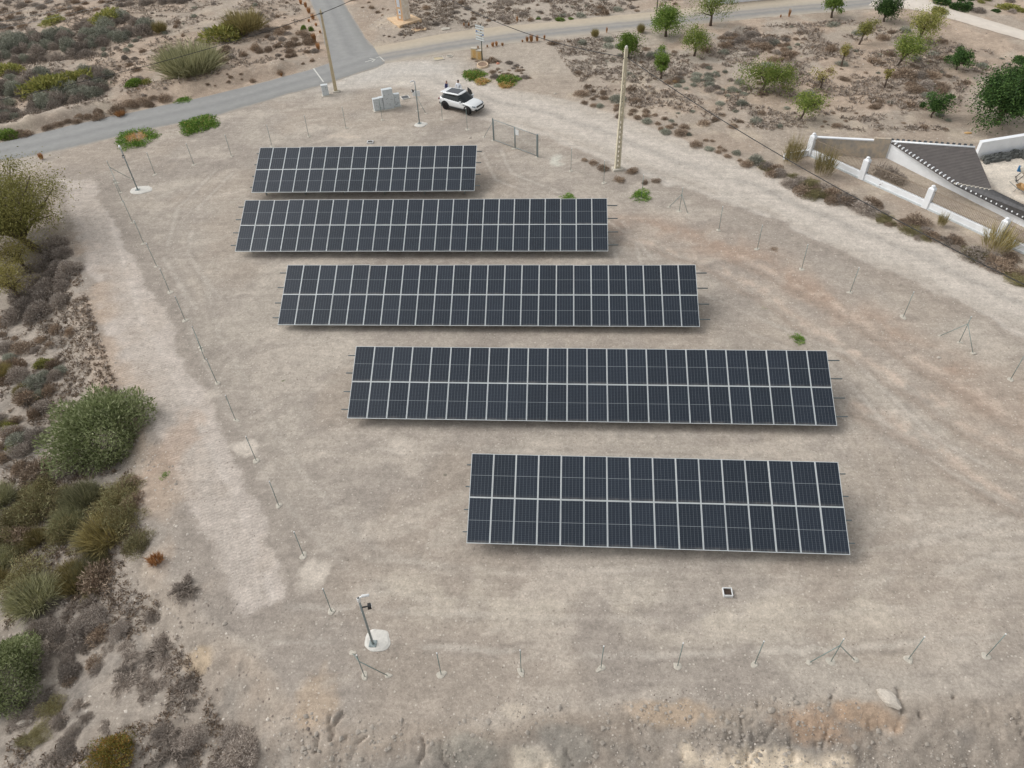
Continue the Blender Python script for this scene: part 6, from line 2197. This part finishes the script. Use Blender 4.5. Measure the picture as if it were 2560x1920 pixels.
# ------------------------------------------------------------ stones
def rock_mesh(seed, sub=2, rough=.28):
    import bmesh
    bm = bmesh.new()
    bmesh.ops.create_icosphere(bm, subdivisions=sub, radius=1)
    r = random.Random(seed)
    o = [r.uniform(0, 50) for _ in range(3)]
    from mathutils import noise as mn
    for v in bm.verts:
        v.co *= 1 + rough * mn.noise(v.co * 1.3 + Vector(o)) + rough * .4 * mn.noise(v.co * 3.1 + Vector(o))
    me = bpy.data.meshes.new('rock')
    bm.to_mesh(me)
    bm.free()
    return me


PALE_ROCK = mat('pale_limestone', lin(206, 198, 186), .9, 0, .12, 5, .5, col2=lin(168, 160, 150))
GREY_ROCK = mat('grey_stone', lin(160, 152, 142), .9, 0, .12, 5, .5)
YELL_ROCK = mat('ochre_stone', lin(196, 160, 110), .9, 0, .12, 4, .4)


def rock(px, py, wpx, ratio, flat, label, m, seed, rz=0.0, group=None):
    g_ = G(px, py)
    r_ = wpx * mpp(g_) / 2
    me = rock_mesh(seed)
    me.materials.append(m)
    me.polygons.foreach_set('use_smooth', [False] * len(me.polygons))
    o_ = obj('rock', me, None, g_ + Vector((0, 0, r_ * flat * .25)))
    o_.scale = (r_, r_ * ratio, r_ * flat)
    o_.rotation_euler = (0, 0, rz)
    tag(o_, label, 'rock', group)


rock(2221, 1748, 66, .55, .45, 'large pale boulder on the near slope at the right', PALE_ROCK, 1, R(-52))
rock(1928, 1776, 20, .8, .6, 'grey stone at the left of the rusty slope patch', GREY_ROCK, 2)
rock(1990, 1757, 16, .8, .6, 'pale grey stone above the rusty slope patch', GREY_ROCK, 3)
rock(56, 1808, 30, .6, .5, 'pale rock at the bottom left below the olive bush', PALE_ROCK, 4, R(15))
rock(76, 1803, 13, .9, .6, 'small pale rock touching the bottom left rock', PALE_ROCK, 5)
rock(2347, 895, 12, .6, .5, 'white stone on the reddish strip inside the right fence', PALE_ROCK, 6)
rock(1688, 205, 15, .6, .6, 'ochre stone in the field right of the lattice pole', YELL_ROCK, 7)
rock(2420, 333, 18, .5, .3, 'ochre lump on the sand behind the villa', YELL_ROCK, 8)
rock(1175, 345, 8, .7, .6, 'small white stone left of the gate', PALE_ROCK, 9)
rock(1388, 235, 8, .7, .6, 'small white stone at the dirt road edge above the gate', PALE_ROCK, 10)
rock(562, 1560, 14, .8, .6, 'clod at the foot of the bulldozed strip', GREY_ROCK, 11)
rock(372, 1555, 12, .7, .6, 'white stone on the lower left slope', PALE_ROCK, 12)
rock(1252, 178, 12, .6, .5, 'pale stone in the scrub below the signpost', PALE_ROCK, 13)
rock(1245, 160, 9, .8, .7, 'reddish lump in the scrub below the signpost', mat('brick_red_lump', lin(190, 130, 108), .9), 14)


def gravel(name, pg, n, smin, smax, m, label, seed, dens=None):
    r = np.random.default_rng(seed)
    wpg = PL(*pg)
    X, Y = np.array([q[0] for q in wpg]), np.array([q[1] for q in wpg])
    a, b_ = r.uniform(X.min(), X.max(), n * 4), r.uniform(Y.min(), Y.max(), n * 4)
    ok = inside(a, b_, wpg) & (fbm(a, b_, .35, 91, 3) + .35 * r.uniform(-.5, .5, n * 4) > .44)
    a, b_ = a[ok][:n], b_[ok][:n]
    zz = H(a, b_)
    n = len(a)
    s_ = smin + (smax - smin) * r.uniform(0, 1, n) ** 3
    oc = np.array([(1, 0, 0), (0, 1, 0), (-1, 0, 0), (0, -1, 0), (0, 0, .75), (0, 0, -.3)])
    th = r.uniform(0, 6.28, n)
    v = oc[None] * s_[:, None, None] * r.uniform(.6, 1.3, (n, 6, 1))
    x_ = v[..., 0] * np.cos(th)[:, None] - v[..., 1] * np.sin(th)[:, None] + a[:, None]
    y_ = v[..., 0] * np.sin(th)[:, None] + v[..., 1] * np.cos(th)[:, None] + b_[:, None]
    z_ = v[..., 2] + zz[:, None]
    vv = np.stack([x_, y_, z_], 2).reshape(-1, 3)
    f = np.array([(0, 1, 4), (1, 2, 4), (2, 3, 4), (3, 0, 4)])
    idx = (np.arange(n)[:, None, None] * 6 + f[None]).reshape(-1)
    me = bpy.data.meshes.new(name)
    me.vertices.add(len(vv))
    me.vertices.foreach_set('co', vv.astype(np.float32).ravel())
    me.loops.add(len(idx))
    me.loops.foreach_set('vertex_index', idx.astype(np.int32))
    me.polygons.add(len(idx) // 3)
    me.polygons.foreach_set('loop_start', np.arange(0, len(idx), 3, dtype=np.int32))
    me.update(calc_edges=True)
    me.materials.append(m)
    tag(kind(obj(name, me), 'stuff'), label, 'gravel')


M_STONE = leaf_mat('mixed_pale_stones', [lin(118, 108, 100), lin(168, 158, 147), lin(214, 206, 195)], .9, 0, 0, 1.0)
yardpg = [(120, 440), (800, 250), (1250, 320), (2560, 1000), (2560, 1900), (800, 1900), (600, 1560), (300, 950)]
gravel('yard_gravel', yardpg, 34000, .010, .042, M_STONE, 'small pale stones strewn over the yard', 1)
gravel('bank_stones', [(110, 430), (200, 500), (230, 700), (300, 950), (420, 1150), (520, 1500), (700, 1700), (900, 1920), (-20, 1920), (-20, 1150), (200, 1100), (130, 800), (160, 600)], 7000, .015, .10, M_STONE,
       'loose stones along the left bank', 2)
gravel('slope_stones', [(1100, 1740), (2560, 1700), (2560, 1920), (1100, 1920)], 3500, .010, .05, M_STONE, 'loose stones on the near slope', 3)
gravel('field_stones', [(0, 0), (760, 0), (800, 150), (300, 265), (0, 330)], 1600, .03, .11, M_STONE, 'loose stones on the sandy ground above the tarmac road', 4)
gravel('verge_stones', [(1000, 0), (1700, 0), (1500, 36), (1190, 70), (950, 110), (880, 20)], 1400, .03, .12, M_STONE, 'loose stones beyond the dusty road', 5)
gravel('right_field_stones', [(1380, 110), (2500, 60), (2560, 330), (2050, 420), (1600, 300)], 1600, .03, .10, M_STONE, 'loose stones in the sandy field on the right', 6)
gravel('slope_clods', [(700, 1770), (1000, 1800), (1500, 1755), (2560, 1710), (2560, 1920), (650, 1920)], 700, .04, .16, GREY_ROCK, 'crumbled clods and stones along the near bank', 9)
gravel('strip_clods', [(150, 480), (230, 620), (290, 900), (420, 1120), (520, 1350), (640, 1560), (560, 1600), (430, 1400), (380, 1180), (270, 960), (190, 700)], 900, .03, .11, GREY_ROCK, 'clods along the bank of the bulldozed strip', 10)
